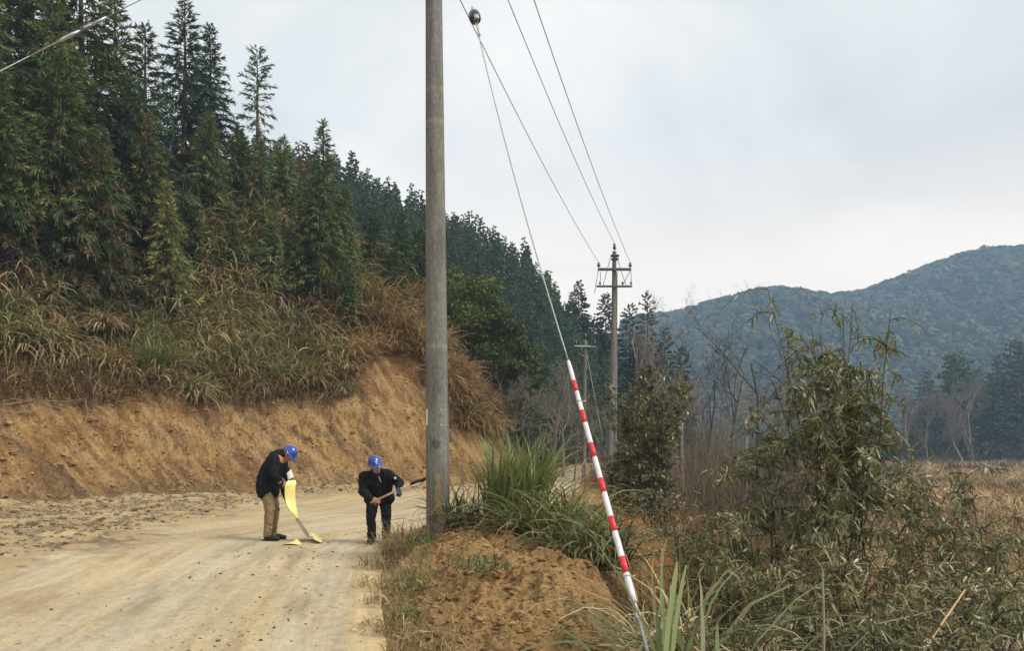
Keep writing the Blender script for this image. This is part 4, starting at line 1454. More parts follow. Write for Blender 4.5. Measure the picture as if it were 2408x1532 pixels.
BL = [(.075, .10, .022), (.095, .115, .028), (.055, .08, .022)]
for (u, vt, Y, Rc, seed, lab) in [(1110, 655, 38, 1.9, 71, 'olive green rounded broadleaf tree right behind the near pole'),
                                  (1172, 735, 37, 1.55, 72, 'yellow green broadleaf tree on the right end of the bank'),
                                  (1062, 640, 41, 1.8, 73, 'rounded green tree partly hidden by the near pole'),
                                  (1205, 800, 40, 1.2, 74, 'low rounded tree at the foot of the wooded hillside')]:
    x, y, z = spot(u, Y)
    broadleaf('broadleaf_tree', lab, seed, (x, y, z), EYE + (HV - vt) / F * Y - z, Rc, BL, nclump=70, lpc=110, lw=.055)

# tall trees at the right end of the hillside wood
for (u, vt, Y, Rb, seed, lab) in [(1522, 682, 92, 2.0, 81, 'slim conifer standing highest at the right end of the hillside wood'),
                                  (1480, 715, 100, 2.4, 82, 'rounded dark conifer just right of the double pole on the skyline'),
                                  (1425, 690, 104, 2.2, 83, 'pointed conifer on the skyline behind the crossarms of the double pole'),
                                  (1362, 660, 106, 2.0, 84, 'thin dark conifer on the skyline left of the double pole'),
                                  (1565, 770, 92, 2.2, 85, 'dark conifer stepping down the right end of the wooded hill'),
                                  (1600, 815, 88, 2.0, 86, 'last low conifer at the right foot of the wooded hill'),
                                  (1545, 800, 80, 2.2, 87, 'dark conifer below the slim highest one at the end of the wood'),
                                  (1500, 790, 75, 2.2, 88, 'dark conifer behind the pale bare tree')]:
    x, y, z = spot(u, Y)
    make_conifer('conifer', lab, 'conifer', seed, (x, y, z - .2), EYE + (HV - vt) / F * Y - z, None, Rb=Rb * 1.35, nb=130, dens=.55, lvl=.7, shootw=.09, lowt=0,
                 pal=[(.034, .06, .04), (.044, .07, .044)], shape=.6)

# ---- bare winter trees and brush in the middle distance
bt = [(1200, 850, 36, 91, 'twig', 'grey bare tree at the right foot of the bank'), (1245, 880, 37, 92, 'twig', 'bushy bare tree left of the grey guard top'),
      (1290, 815, 41, 93, 'twig', 'taller bare tree behind the green reed clump'), (1325, 870, 38, 94, 'twig', 'bare tree right behind the banded stay guard'),
      (1410, 900, 42, 95, 'twig', 'low bare tree between the two far poles'), (1500, 745, 62, 96, 'twig', 'pale grey bare tree with wide crown right of the double pole'),
      (1620, 830, 44, 97, 'twig', 'brown bare tree left of the crossarmed post'), (1655, 800, 38, 98, 'darktwig', 'crooked bare tree with a bent dark stem near the small posts'),
      (1700, 790, 36, 99, 'darktwig', 'forked bare tree between the two small posts'), (1775, 725, 30, 100, 'darktwig', 'tallest slender bare tree before the blue mountain'),
      (1740, 880, 42, 101, 'twig', 'grey bare bush around the pale post'), (1840, 780, 34, 102, 'darktwig', 'thin bare sapling left of the leafy willow'),
      (1680, 900, 50, 103, 'twig', 'brown bare thicket behind the crossarmed post'), (1890, 740, 32, 104, 'darktwig', 'upright thin twigs rising behind the leafy willow top'),
      (1800, 900, 48, 105, 'twig', 'brown bare bush behind the tallest slender tree'), (1865, 890, 55, 106, 'twig', 'far bare bush left of the willow crown'),
      (1570, 870, 52, 107, 'twig', 'bare tree at the dark foot of the wooded hill'), (1270, 930, 33, 108, 'twig', 'twiggy bare shrub above the reed clump'),
      (1350, 960, 34, 109, 'twig', 'twiggy bare shrub between stay guard and short pole'), (1640, 960, 34, 110, 'twig', 'tangled bare shrub at the foot of the crossarmed post')]
for (u, vt, Y, seed, mt, lab) in bt:
    x, y, z = spot(u, Y)
    H = EYE + (HV - vt) / F * Y - z
    o = make_bare('bare_tree', lab, 'bare tree', seed, (x, y, z - .1), H * 1.12, mt, levels=4, r0=(.016 if mt == 'twig' else .009) * H, spread=.6 if mt == 'twig' else .45, nbr=(4, 6) if mt == 'twig' else (3, 5), bushy=1.45)

# brown brush below the bare trees (mass)
X = r.uniform(.8, 34, 30000); Y = r.uniform(24, 75, 30000)
u = CU + X / Y * F; nn_, _ = bank_n(X, Y)
dd = X - np.interp(Y, EY, EX)
m = (u > 1170) & (u < 2100) & (nn_ < -.5) & (dd > 1.0)
X, Y, u = X[m][:10500], Y[m][:10500], u[m][:10500]
Z = terrain(X, Y, False); N_ = len(X) * 6
hgt = np.where(np.repeat(u, 6) < 1600, .8, np.where(np.repeat(u, 6) < 1900, 1.75, .6)) * r.uniform(.5, 1.2, N_)
P, W, S, C = blades(r, N_, (.8, 2.6), (45, 90), (-10, 70), .012, .7, 5, [(.16, .12, .085), (.20, .145, .095), (.13, .105, .08), (.22, .15, .09), (.18, .15, .115)], tipdry=.2)
P = P * np.array([1, 1, 1.0]); P[:, :, 2] *= hgt[:, None]
P += np.repeat(np.stack([X, Y, Z - .1], 1), 6, 0)[:, None, :]
o = Geo().ribbons(P, W, S, C).obj('brush', M['dry']); tag(o, 'brown leafless brush thicket below the bare trees', 'brush', None, 'stuff')

X = r.uniform(.5, 9, 30000); Y = r.uniform(9.5, 25, 30000)
u = CU + X / Y * F; q_ = X - np.interp(Y, DY, DX)
m = (q_ > .45) & (q_ < 4.8) & (u < 1950)
X, Y = X[m][:4200], Y[m][:4200]; Z = terrain(X, Y, False); N_ = len(X) * 5
P, W, S, C = blades(r, N_, (.5, 1.5), (35, 90), (-10, 90), .0065, .4, 5, [(.15, .095, .05), (.19, .115, .055), (.11, .08, .045), (.24, .16, .08), (.17, .10, .05), (.10, .095, .04)], tipdry=.3)
P += np.repeat(np.stack([X, Y, Z - .1], 1), 5, 0)[:, None, :]
o = Geo().ribbons(P, W, S, C).obj('dry_scrub', M['dry']); tag(o, 'reddish brown dry scrub on the slope below the red soil', 'dry scrub', None, 'stuff')

# ---- valley floor grass
N0 = 52000
Yv = np.exp(r.uniform(np.log(5.0), np.log(185), N0)); uu = r.uniform(1380, 2700, N0)
Xv = (uu - CU) / F * Yv
q = Xv - np.interp(Yv, DY, DX)
m = q > .5
Xv, Yv, q = Xv[m], Yv[m], q[m]
Zv = terrain(Xv, Yv, False)
patch = fbm(Xv / 9, Yv / 16, 131, 3)
N_ = len(Xv) * 3
P, W, S, C = blades(r, N_, (.35, .95), (35, 90), (20, 130), .0075, .3, 4, TAN + RUST + TAN)
sc = np.repeat(np.clip(Yv / 14, 1, 7), 3)
P *= np.stack([np.clip(sc, 1, 3), np.clip(sc, 1, 3), np.clip(sc * .8, .8, 1.5)], 1)[:, None, :]
W = W * np.repeat(np.clip(Yv / 9, 1, 9), 3)[:, None]
pt = np.repeat(patch, 3)
C = np.clip(C * (0.75 + .9 * (pt[:, None, None] - .35)), .01, 1)
red = np.repeat((fbm(Xv / 4, Yv / 5, 137, 2) > .55) & (Yv < 30) & (uu[m] < 1800), 3)
C[red] *= np.array([.8, .62, .55])
P += np.repeat(np.stack([Xv, Yv, Zv - .05], 1), 3, 0)[:, None, :]
o = Geo().ribbons(P, W, S, C).obj('field_grass', M['dry']); tag(o, 'tan and rusty dry grass covering the valley floor', 'dry grass', None, 'stuff')

# ---- wood on the far side of the valley
fp = [make_conifer('far_conifer', 'dark conifer in the wood beyond the field at the right edge', 'conifer', 160 + k, (0, 0, -50), 20.0, 'conifers of the wood beyond the field',
                   Rb=4.0, nb=95, dens=.30, lvl=.75, shootw=.24, lowt=0, bare=.06, shape=[.7, .5, .85][k], pal=[(.07, .11, .058), (.09, .125, .062)]) for k in range(3)]
fu = []
for k in range(58):
    u = r.uniform(2085, 2560); Y = r.uniform(150, 205)
    vt = np.interp(u, [2085, 2140, 2180, 2230, 2262, 2300, 2350, 2408, 2560], [1000, 930, 880, 850, 835, 880, 830, 800, 780]) + r.uniform(-12, 120)
    if k < 6: u, vt = [(2182, 872), (2254, 828), (2274, 850), (2376, 800), (2400, 812), (2345, 838)][k]; Y = 185
    x = (u - CU) / F * Y; z = ground_z(x, Y); H = EYE + (HV - vt) / F * Y - z
    sc = (H / 20 * r.uniform(1.15, 1.6),) * 2 + (H / 20,)
    if k < 3: fp[k].location = (x, Y, z); fp[k].scale = sc
    else: dup(fp[k % 3], (x, Y, z), r.random() * 6.28, sc)
fb_ = [bare_tree_geo(170 + k, 15, levels=4, r0=.22, spread=.5, nbr=(5, 7), bushy=1.2).mesh('bare_tree', [M['fartwig']]) for k in range(2)]
for k in range(6):
    u = [2150, 2182, 2215, 2240, 2268, 2290, 2310, 2335, 2350, 2372, 2395, 2420, 2120, 2205, 2325, 2385][k]; Y = 146 + (k % 4) * 2
    o = bpy.data.objects.new('far_bare_tree', fb_[k % 2]); COL.objects.link(o)
    x = (u - CU) / F * Y; vt = 905 + (k * 37 % 60)
    z = ground_z(x, Y); sc = (EYE + (HV - vt) / F * Y - z) / 13.5
    o.location = (x, Y, z); o.scale = (sc,) * 3; o.rotation_euler = (0, 0, k * 1.7)
    tag(o, 'pale bare tree in front of the dark wood beyond the field', 'bare tree', 'bare trees before the wood beyond the field')
# foot of that wood: scrub
X = r.uniform(60, 130, 6000); Y = r.uniform(150, 200, 6000)
u = CU + X / Y * F; m = (u > 2040); X, Y = X[m][:2600], Y[m][:2600]
N_ = len(X) * 4
P, W, S, C = blades(r, N_, (2, 7.5), (30, 90), (10, 90), .35, 2.4, 4, [(.05, .08, .04), (.075, .09, .045), (.11, .085, .05), (.055, .085, .045)])
P += np.repeat(np.stack([X, Y, terrain(X, Y, False) - .2], 1), 4, 0)[:, None, :]
o = Geo().ribbons(P, W, S, C).obj('scrub', M['leaf']); tag(o, 'dark scrub at the foot of the wood beyond the field', 'scrub', None, 'stuff')

for k in range(16):
    u = [2075, 2110, 2150, 2180, 2225, 2260, 2300, 2330, 2370, 2400, 2060, 2130, 2205, 2285, 2350, 2040][k]
    Y = [120, 95, 135, 70, 128, 100, 140, 85, 125, 60, 150, 52, 145, 62, 110, 75][k]
    x, y, z = spot(u, Y)
    rr_ = np.random.default_rng(400 + k); Hb = rr_.uniform(1.0, 2.4)
    P, W, S, C = blades(rr_, 420, (.5 * Hb, 1.15 * Hb), (15, 90), (10, 110), .045 * Y / 90, Hb * .75, 4, [[(.13, .12, .06), (.17, .14, .08)], [(.10, .105, .05), (.14, .13, .065)], [(.20, .14, .085), (.24, .18, .11)]][k % 3])
    o = Geo().ribbons(P, W, S, C).obj('field_bush', M['dry']); o.location = (x, y, z - .1); o.scale = (1.5, 1.5, 1)
    tag(o, 'low rough bush standing in the dry field in front of the far wood', 'bush', 'low bushes dotted over the dry field')

# ---- forest canopy on the far mountains
N0 = 15000
Xm = r.uniform(60, 560, N0); Ym = r.uniform(262, 600, N0)
u = CU + Xm / Ym * F
m = (u > 1480) & (u < 2650)
Xm, Ym = Xm[m][:7600], Ym[m][:7600]
Zm = terrain(Xm, Ym, False)
nt_ = len(Xm); lp = 95
ci = np.repeat(np.arange(nt_), lp)
Rt = r.uniform(2.6, 6.6, nt_) * np.clip(Ym / 420, .8, 1.2)
d = r.normal(0, 1, (len(ci), 3)); d[:, 2] = np.abs(d[:, 2]) * .9 - .25; d /= np.linalg.norm(d, axis=1)[:, None]
pos = np.stack([Xm, Ym, Zm + Rt * .7], 1)[ci] + d * Rt[ci][:, None] * np.array([1, 1, 1.05])[None]
a = np.cross(d, r.normal(0, 1, d.shape)); a /= np.linalg.norm(a, axis=1)[:, None]
h = np.cross(d, a) + d * r.normal(0, .35, (len(ci), 1)); h /= np.linalg.norm(h, axis=1)[:, None]
L = (Rt[ci] * .33)
P = pos[:, None, :] + a[:, None, :] * (L[:, None] * np.array([-.5, .5]))[..., None]
W = (L * .55)[:, None] * np.array([1, .8])
tb = pick([(.035, .065, .03), (.055, .08, .034), (.065, .075, .04), (.08, .075, .05), (.035, .055, .033)], nt_, r, .25)[ci] * (1 + r.normal(0, .12, (len(ci), 1)))
o = Geo().ribbons(P, W, h, np.clip(tb, .005, 1)).obj('mountain_forest', M['leaf'], None)
tag(o, 'rounded treetops covering the far blue mountains', 'forest', None, 'stuff')

# ---- reed clump and grasses on the near verge
GRN = [(.115, .18, .035), (.15, .21, .05), (.085, .14, .03), (.20, .24, .09), (.14, .16, .06)]
c = make_clump('reed_clump', 201, GRN, 300, (1.0, 1.75), (68, 90), (5, 70), .016, .36, 60, TAN, .5, 'tall bright green reed clump right of the near pole', 'grass clump')
x, y, z = spot(1205, 10.7); c.location = (x, y, z - .05); c.rotation_euler = (0, .14, 0); c.scale = (1, 1, .93)
c = make_clump('reed_clump', 202, GRN + OLIVE, 320, (.8, 1.6), (30, 80), (60, 150), .012, .45, 120, TAN + [(.25, .22, .15)], .6, 'dark drooping reed clump spilling down right of the soil heap', 'grass clump')
x, y, z = spot(1285, 10.0); c.location = (x, y, z)
c = make_clump('reed_clump', 203, GRN + OLIVE, 260, (.7, 1.35), (25, 80), (60, 150), .011, .4, 120, TAN + [(.25, .22, .15)], .6, 'lower reed clump hanging beside the red slope behind the stay guard', 'grass clump')
x, y, z = spot(1395, 8.8); c.location = (x, y, z)
c = make_clump('reed_clump', 204, GRN + OLIVE, 150, (.6, 1.1), (35, 85), (20, 120), .010, .4, 60, TAN, .6, 'thin green reed tuft against the right foot of the near pole', 'grass clump')
x, y, z = spot(1085, 10.9); c.location = (x, y, z)
for k, (u, Y, sc, lab) in enumerate([(1330, 11.5, .8, 'straw coloured grass spread over the red slope behind the reed clump'), (1420, 12.5, .9, 'flattened straw grass on the crest of the red slope'),
                                     (1385, 10.0, .7, 'sparse straw grass left of the middle of the stay guard'), (1480, 10.5, .9, 'dry grass tuft right of the stay guard on the red slope'),
                                     (1300, 14, .9, 'straw grass fringe behind the bright green reed clump'), (1520, 13.0, 1.1, 'dry grass at the right edge of the red slope')]):
    c = make_clump('grass_clump', 210 + k, OLIVE + TAN + GRN[:1], 45, (.5, 1.1), (5, 55), (10, 90), .008, .5, 50, TAN + [(.45, .36, .22)], .5, lab, 'grass clump')
    x, y, z = spot(u, Y); c.location = (x, y, z); c.scale = (sc,) * 3
for k, (u, Y, L1, n, pal, lab) in enumerate([(935, 11.7, .6, 220, TAN + OLIVE, 'dry bent grass at the left foot of the near pole'), (975, 10.9, .5, 220, TAN + RUST, 'brown grass tuft just left of the near pole'),
                                             (905, 10.4, .3, 130, OLIVE + TAN, 'short dry grass at the road edge where the soil heap begins'), (1010, 10.2, .35, 110, GRN, 'small green tuft in front of the near pole'),
                                             (985, 8.2, .24, 170, GRN + OLIVE, 'green weed patch on the left flank of the soil heap'), (930, 8.0, .20, 120, OLIVE + TAN, 'straggly dry grass along the road edge'),
                                             (985, 7.0, .22, 170, GRN[:3] + OLIVE, 'green grass tuft near the bottom of the soil heap'), (1130, 7.7, .22, 130, [(.05, .09, .03), (.08, .12, .05)], 'dark leafy weed in the middle of the soil heap'),
                                             (930, 6.9, .18, 120, OLIVE + TAN, 'mixed dry grass at the bottom of the road edge'), (905, 9.0, .22, 120, TAN + OLIVE, 'thin brown grass on the road edge below the pole')]):
    c = make_clump('grass_clump', 230 + k, pal, n, (L1 * .5, L1), (15, 88), (20, 130), .0055, .34, int(n * .5), TAN, .5, lab, 'grass clump')
    x, y, z = spot(u, Y); c.location = (x, y, z)

# broad foreground reeds at the bottom
c = make_clump('reed_clump', 250, [(.20, .24, .10), (.27, .30, .15), (.15, .19, .06)], 90, (1.3, 2.4), (45, 85), (70, 150), .0135, .16, 40, TAN, .4, 'pale green arching reeds at the bottom right of the stay rod', 'grass clump')
x, y, z = spot(1610, 4.25); c.location = (x, y, -.62)
c = make_clump('reed_clump', 251, [(.17, .20, .08), (.20, .24, .11), (.13, .16, .06)], 120, (.8, 1.5), (5, 50), (20, 90), .008, .3, 110, TAN + [(.45, .38, .25)], .6, 'flattened pale reeds beside the lower end of the stay rod', 'grass clump')
x, y, z = spot(1590, 5.5); c.location = (x, y, max(z, -.2) + .25)
g = Geo()
rr = np.random.default_rng(5)
root = thing('reed_clump', 'three broad upright reed leaves at the bottom edge near the stay rod', 'grass clump')
for (u0, v0, u1, v1, w, bend) in [(1562, 1600, 1583, 1322, .020, .02), (1575, 1620, 1590, 1330, .015, .05), (1545, 1640, 1572, 1440, .017, -.06), (1590, 1640, 1560, 1400, .014, .03), (1700, 1640, 1668, 1470, .014, .04)]:
    a = at(u0, v0, 3.9); b = at(u1, v1, 4.0); t = np.linspace(0, 1, 8)
    P = np.array(a)[None] + (np.array(b) - np.array(a))[None] * t[:, None] + np.array([bend, 0, 0])[None] * (t ** 2)[:, None]
    W = w * np.interp(t, [0, .5, .9, 1], [.8, 1, .75, .3])
    S = np.array([[.9, .43, 0]])
    gg = Geo().ribbons(P[None], W[None], S, np.array([[.22, .26, .12]]) * rr.uniform(.8, 1.15))
    gg.obj('leaf', M['blade'], root)

# ---- leafy shrubs of the right foreground
WIL = [(.165, .185, .062), (.21, .21, .08), (.12, .145, .048), (.25, .235, .115), (.31, .29, .18)]
DK = [(.075, .088, .034), (.12, .12, .05), (.18, .165, .085)]
sh = [
    (1935, 8.0, 775, dict(stems=11, spread=.85, nleaf=8200, leaf=(.065, .13), lw=.0092, lean=.11, br=7, t0=.58, pal=WIL, twl=.95, hang=.6), 'tallest leafy willow shrub with a rounded crown before the blue mountain'),
    (2010, 8.3, 760, dict(stems=7, spread=.4, nleaf=1500, leaf=(.075, .15), lw=.0095, lean=.17, br=5, t0=.55, pal=WIL[:3], twl=.95, hang=.8), 'airy green willow stems leaning right of the tallest shrub'),
    (1950, 7.6, 1010, dict(stems=12, spread=1.3, nleaf=6500, leaf=(.08, .15), lw=.012, lean=.25, br=12, t0=.15, pal=WIL, hang=.6), 'wide leafy shrub round the foot of the tallest willow'),
    (2262, 8.4, 1095, dict(stems=4, spread=.35, nleaf=2600, leaf=(.09, .16), lw=.014, lean=.10, br=12, t0=.3, pal=DK, twl=.4, hang=.9), 'dark leafy sapling standing alone before the tan field'),
    (2420, 7.2, 1075, dict(stems=7, spread=.6, nleaf=4940, leaf=(.08, .15), lw=.012, lean=.3, br=12, pal=WIL), 'leafy shrub cut by the right picture edge'),
    (2330, 6.4, 1235, dict(stems=8, spread=.8, nleaf=5200, leaf=(.07, .14), lw=.012, lean=.3, br=12, pal=WIL), 'grey green shrub below the dark sapling'),
    (2130, 7.2, 1200, dict(stems=8, spread=.8, nleaf=3900, leaf=(.07, .14), lw=.011, lean=.3, br=10, pal=WIL + TAN[:1]), 'olive shrub right of the tallest willow in front of the field'),
    (1800, 7.4, 1130, dict(stems=8, spread=.8, nleaf=4940, leaf=(.07, .13), lw=.011, lean=.25, br=12, pal=WIL), 'olive shrub left of the tallest willow'),
    (1720, 6.8, 1270, dict(stems=8, spread=.7, nleaf=4160, leaf=(.06, .12), lw=.010, lean=.3, br=12, pal=DK + WIL[:2]), 'low leafy shrub above the arching reeds'),
    (2040, 5.8, 1270, dict(stems=9, spread=.8, nleaf=5720, leaf=(.06, .12), lw=.010, lean=.3, br=13, pal=WIL), 'leafy thicket below the wide shrub'),
    (1890, 5.3, 1330, dict(stems=8, spread=.7, nleaf=4680, leaf=(.06, .11), lw=.010, lean=.3, br=12, pal=DK + WIL[:2]), 'dark thicket right of the arching reeds'),
    (2210, 5.0, 1330, dict(stems=9, spread=.8, nleaf=5720, leaf=(.06, .11), lw=.010, lean=.35, br=12, pal=WIL), 'leafy thicket behind the dry slanting stalk'),
    (2400, 4.9, 1330, dict(stems=9, spread=.7, nleaf=5720, leaf=(.06, .11), lw=.010, lean=.3, br=12, pal=WIL), 'leafy thicket in the bottom right corner'),
    (2080, 4.4, 1420, dict(stems=8, spread=.6, nleaf=3900, leaf=(.05, .10), lw=.009, lean=.35, br=11, pal=DK), 'dark low leaves at the bottom edge left of the dry stalk'),
    (2310, 4.1, 1430, dict(stems=8, spread=.6, nleaf=4160, leaf=(.05, .10), lw=.009, lean=.35, br=11, pal=DK + WIL[:1]), 'dark low leaves at the bottom edge right of the dry stalk'),
    (1800, 4.5, 1440, dict(stems=7, spread=.6, nleaf=3380, leaf=(.05, .10), lw=.008, lean=.35, br=11, pal=DK), 'dark low leaves at the bottom edge beyond the arching reeds'),
]
for k, (u, Y, vt, kw, lab) in enumerate(sh):
    x, y, z = spot(u, Y)
    if k > 1: kw['twl'] = .85; kw['pal'] = kw['pal'] + TAN[:2] if k % 3 == 0 else kw['pal'] + [(.13, .145, .05), (.24, .17, .085)]; kw['nleaf'] = int(kw['nleaf'] * 1.25); kw['lw'] *= .66; kw['leaf'] = (kw['leaf'][0] * .7, kw['leaf'][1] * .9)
    make_shrub('leafy_shrub', lab, 'shrub', 300 + k, (x, y, z - .05), None, H=(EYE + (HV - vt) / F * Y - z) * (1.06 if k < 2 else .97), **kw)
x, y, z = spot(1530, 17)
make_shrub('evergreen_bush', 'dense olive green bush with fine leaves right of the double pole', 'bush', 330, (x, y, z - .1), None, H=EYE + (HV - 885) / F * 17 - z,
           stems=18, spread=1.0, nleaf=15000, leaf=(.06, .11), lw=.017, lean=.16, br=9, t0=.06, hang=.2, pal=[(.20, .195, .085), (.25, .22, .10), (.15, .155, .07)], twl=.66)
x, y, z = spot(1480, 19)
make_shrub('evergreen_bush', 'smaller fine leaved bush at the foot of the double pole', 'bush', 331, (x, y, z - .1), None, H=1.5,
           stems=12, spread=.7, nleaf=3500, leaf=(.06, .11), lw=.018, lean=.2, br=12, t0=.1, hang=.2, pal=[(.10, .085, .04), (.13, .10, .05), (.065, .065, .03)], twl=.5)

X = r.uniform(.6, 7.5, 9000); Y = r.uniform(3.8, 10.5, 9000)
m = (X - np.interp(Y, DY, DX) > .1) & (X < .72 * Y); X, Y = X[m][:1500], Y[m][:1500]
P, W, S, C = blades(r, len(X) * 3, (.6, 1.7), (35, 90), (10, 120), .004, .3, 7, TAN + RUST[:2] + OLIVE[:1], tipdry=.5)
P += np.repeat(np.stack([X, Y, terrain(X, Y) - .02], 1), 3, 0)[:, None, :]
o = Geo().ribbons(P, W, S, C).obj('straw', M['dry']); tag(o, 'thin dry straw tangled among the right hand shrubs', 'straw', None, 'stuff')
# dry stalks
for (p, rad_, lab) in [([at(2140, 1590, 4.3), at(2200, 1490, 4.4), at(2270, 1388, 4.6)], .0085, 'thick pale dry stalk slanting at the bottom right'),
                       ([at(1970, 1560, 4.4), at(2060, 1470, 4.6), at(2190, 1440, 4.8)], .005, 'thin pale bent twig left of the thick dry stalk'),
                       ([at(1935, 1620, 4.3), at(1938, 1480, 4.4), at(1934, 1340, 4.5)], .009, 'upright brown dead stem in the dark thicket')]:
    P = [Vector(p[0]).lerp(p[1], t) for t in np.linspace(0, 1, 6)] + [Vector(p[1]).lerp(p[2], t) for t in np.linspace(.15, 1, 6)]
    o = Geo().tube(P, np.linspace(rad_, rad_ * .55, len(P)), 6).obj('dry_stalk', M['wood'] if 'slanting' in lab else M['twig']); tag(o, lab, 'dry stalk')

# litter under the shrubs
X = r.uniform(.6, 6.5, 16000); Y = r.uniform(3.2, 10, 16000)
m = (X - np.interp(Y, DY, DX) > -.1) & (X < .7 * Y)
X, Y = X[m][:8000], Y[m][:8000]
P, W, S, C = blades(r, len(X), (.15, .6), (0, 75), (10, 110), .006, .2, 4, TAN + RUST + DK + WIL)
P += np.stack([X, Y, terrain(X, Y) - .01], 1)[:, None, :]
o = Geo().ribbons(P, W, S, C).obj('leaf_litter', M['dry']); tag(o, 'dead leaves and stems covering the ground under the right hand shrubs', 'litter', None, 'stuff')

# scattered small grass on the mound edge
X = r.uniform(-2.2, 1.2, 9000); Y = r.uniform(5.2, 13.5, 9000)
d_ = (X - np.interp(Y, EY, EX)) * .92
m = (d_ > .03) & (d_ < .6) & (fbm(X / .5, Y / .5, 141, 2) + .15 * (d_ < .3) > .54)
X, Y = X[m], Y[m]
P, W, S, C = blades(r, len(X) * 2, (.06, .26), (0, 85), (10, 120), .0035, .08, 4, TAN + OLIVE + [(.30, .22, .12)])
P += np.repeat(np.stack([X, Y, terrain(X, Y) - .01], 1), 2, 0)[:, None, :]
o = Geo().ribbons(P, W, S, C).obj('verge_grass', M['dry']); tag(o, 'sparse dry grass and straw along the edge of the road', 'verge grass', None, 'stuff')


# ---- clods and stones
def clod_mesh(seed):
    rr = np.random.default_rng(seed)
    bm = bmesh.new(); bmesh.ops.create_icosphere(bm, subdivisions=2, radius=1)
    for v in bm.verts:
        v.co *= 1 + rr.normal(0, .2)
        v.co.z *= .7
    V = np.array([v.co[:] for v in bm.verts]); bm.verts.index_update()
    Fc = [[v.index for v in f.verts] for f in bm.faces]; bm.free()
    return V, Fc


CL = [clod_mesh(k) for k in range(4)]
cm = [Geo().add(V, None, Fc, c).mesh('clod', [M['mound']]) for (V, Fc), c in zip(CL, [(.25, .17, .085), (.30, .21, .11), (.19, .13, .07), (.27, .19, .10)])]
for k in range(46):
    Y = r.uniform(6.3, 13); x = np.interp(Y, EY, EX) - r.gamma(2.0, .7) - .08
    if x < -5: continue
    o = bpy.data.objects.new('soil_clod', cm[k % 4]); COL.objects.link(o)
    s = r.uniform(.006, .020)
    o.location = (x, Y, float(terrain(np.array([x]), np.array([Y]))[0]) + s * .3); o.scale = (s * r.uniform(.8, 1.5), s, s * .8); o.rotation_euler = (0, 0, r.random() * 6)
    tag(o, 'small clod of soil lying on the dirt road', 'soil clod', 'soil clods scattered on the road')
# loose crumbs on the heap and gravel on the far shoulder
def crumbs(X, Y, s, cols, name, lab, cat):
    g = Geo(); Z = terrain(X, Y)
    for k in range(4):
        idx = np.arange(k, len(X), 4)
        V, Fc = CL[k]; nV = len(V); sc = s[idx]
        VV = (V[None] * sc[:, None, None] * np.array([1.2, 1, .8]))
        a = r.random(len(idx)) * 6.28; ca, sa = np.cos(a)[:, None], np.sin(a)[:, None]
        VV = np.stack([VV[..., 0] * ca - VV[..., 1] * sa, VV[..., 0] * sa + VV[..., 1] * ca, VV[..., 2]], -1) + np.stack([X[idx], Y[idx], Z[idx] + sc * .25], 1)[:, None]
        FF = (np.array(Fc)[None] + (np.arange(len(idx)) * nV)[:, None, None]).reshape(-1, 3)
        g.add(VV.reshape(-1, 3), None, FF, np.repeat(pick(cols, len(idx), r, .2), nV, 0))
    o = g.obj(name, M['mound'], None, False); tag(o, lab, cat, None, 'stuff')


X = r.uniform(-2, 1.6, 40000); Y = r.uniform(5.0, 13, 40000)
d_ = (X - np.interp(Y, EY, EX)) * .92; q_ = X - np.interp(Y, DY, DX)
m = (d_ > .25) & (q_ < .3); X, Y = X[m][:9500], Y[m][:9500]
crumbs(X, Y, np.where(r.random(len(X)) < .07, r.uniform(.015, .045, len(X)), np.minimum(r.gamma(1.2, .005, len(X)) + .005, .03)), [(.41, .26, .115), (.47, .315, .15), (.32, .195, .085), (.25, .15, .065)], 'soil_crumbs', 'crumbly orange soil lumps covering the heap', 'soil crumbs')
X = r.uniform(-17, 0, 30000); Y = r.uniform(11, 29.5, 30000)
nn_, _ = bank_n(X, Y)
m = (nn_ < .5) & ((X < -6.6 - r.random(len(X))) | (nn_ > -2 * r.random(len(X)))) & (np.abs(X / Y) < .68); X, Y = X[m][:5200], Y[m][:5200]
crumbs(X, Y, np.minimum(r.gamma(1.2, .009, len(X)) + .007, .09), [(.30, .21, .11), (.22, .16, .09), (.36, .27, .16), (.17, .125, .075)], 'gravel', 'churned gravel and clods on the far road shoulder', 'gravel')

U = r.uniform(-30, 1160, 9000); V_ = r.uniform(790, 1215, 9000)
top_ = np.interp(U, [-60, 200, 430, 600, 840, 850, 900, 1000, 1085, 1180], [900, 920, 945, 945, 920, 845, 800, 850, 930, 1060])
m = (V_ > top_) & (V_ < np.interp(U, [0, 300, 640, 900, 1160], [1205, 1185, 1165, 1155, 1155])) & (fbm(U / 60, V_ / 40, 151, 3) > .42)
Hh = hits(U[m][:1900], V_[m][:1900], 16, 40, .08); Hh = Hh[~np.isnan(Hh[:, 0])]
crumbs(Hh[:, 0], Hh[:, 1], np.minimum(r.gamma(1.1, .015, len(Hh)) + .010, .10), [(.36, .22, .10), (.41, .27, .13), (.30, .18, .075), (.24, .155, .075)], 'bank_crumbs', 'lumps of earth and stone sticking out of the cut bank', 'soil lumps')

Y = r.uniform(6.0, 15, 3000); X = np.interp(Y, EY, EX) - 1.25 + r.normal(0, .28, 3000) - (r.random(3000) < .3) * r.uniform(-1.1, 2.5, 3000)
m = (X < np.interp(Y, EY, EX) - .05) & (fbm(X / .5, Y / .8, 161, 2) > .5); X, Y = X[m][:520], Y[m][:520]
crumbs(X, Y, np.minimum(r.gamma(1.0, .0028, len(X)) + .003, .013), [(.30, .215, .115), (.24, .165, .09), (.37, .275, .15)], 'road_crumbs', 'fine crumbs of soil between the wheel tracks', 'soil crumbs')

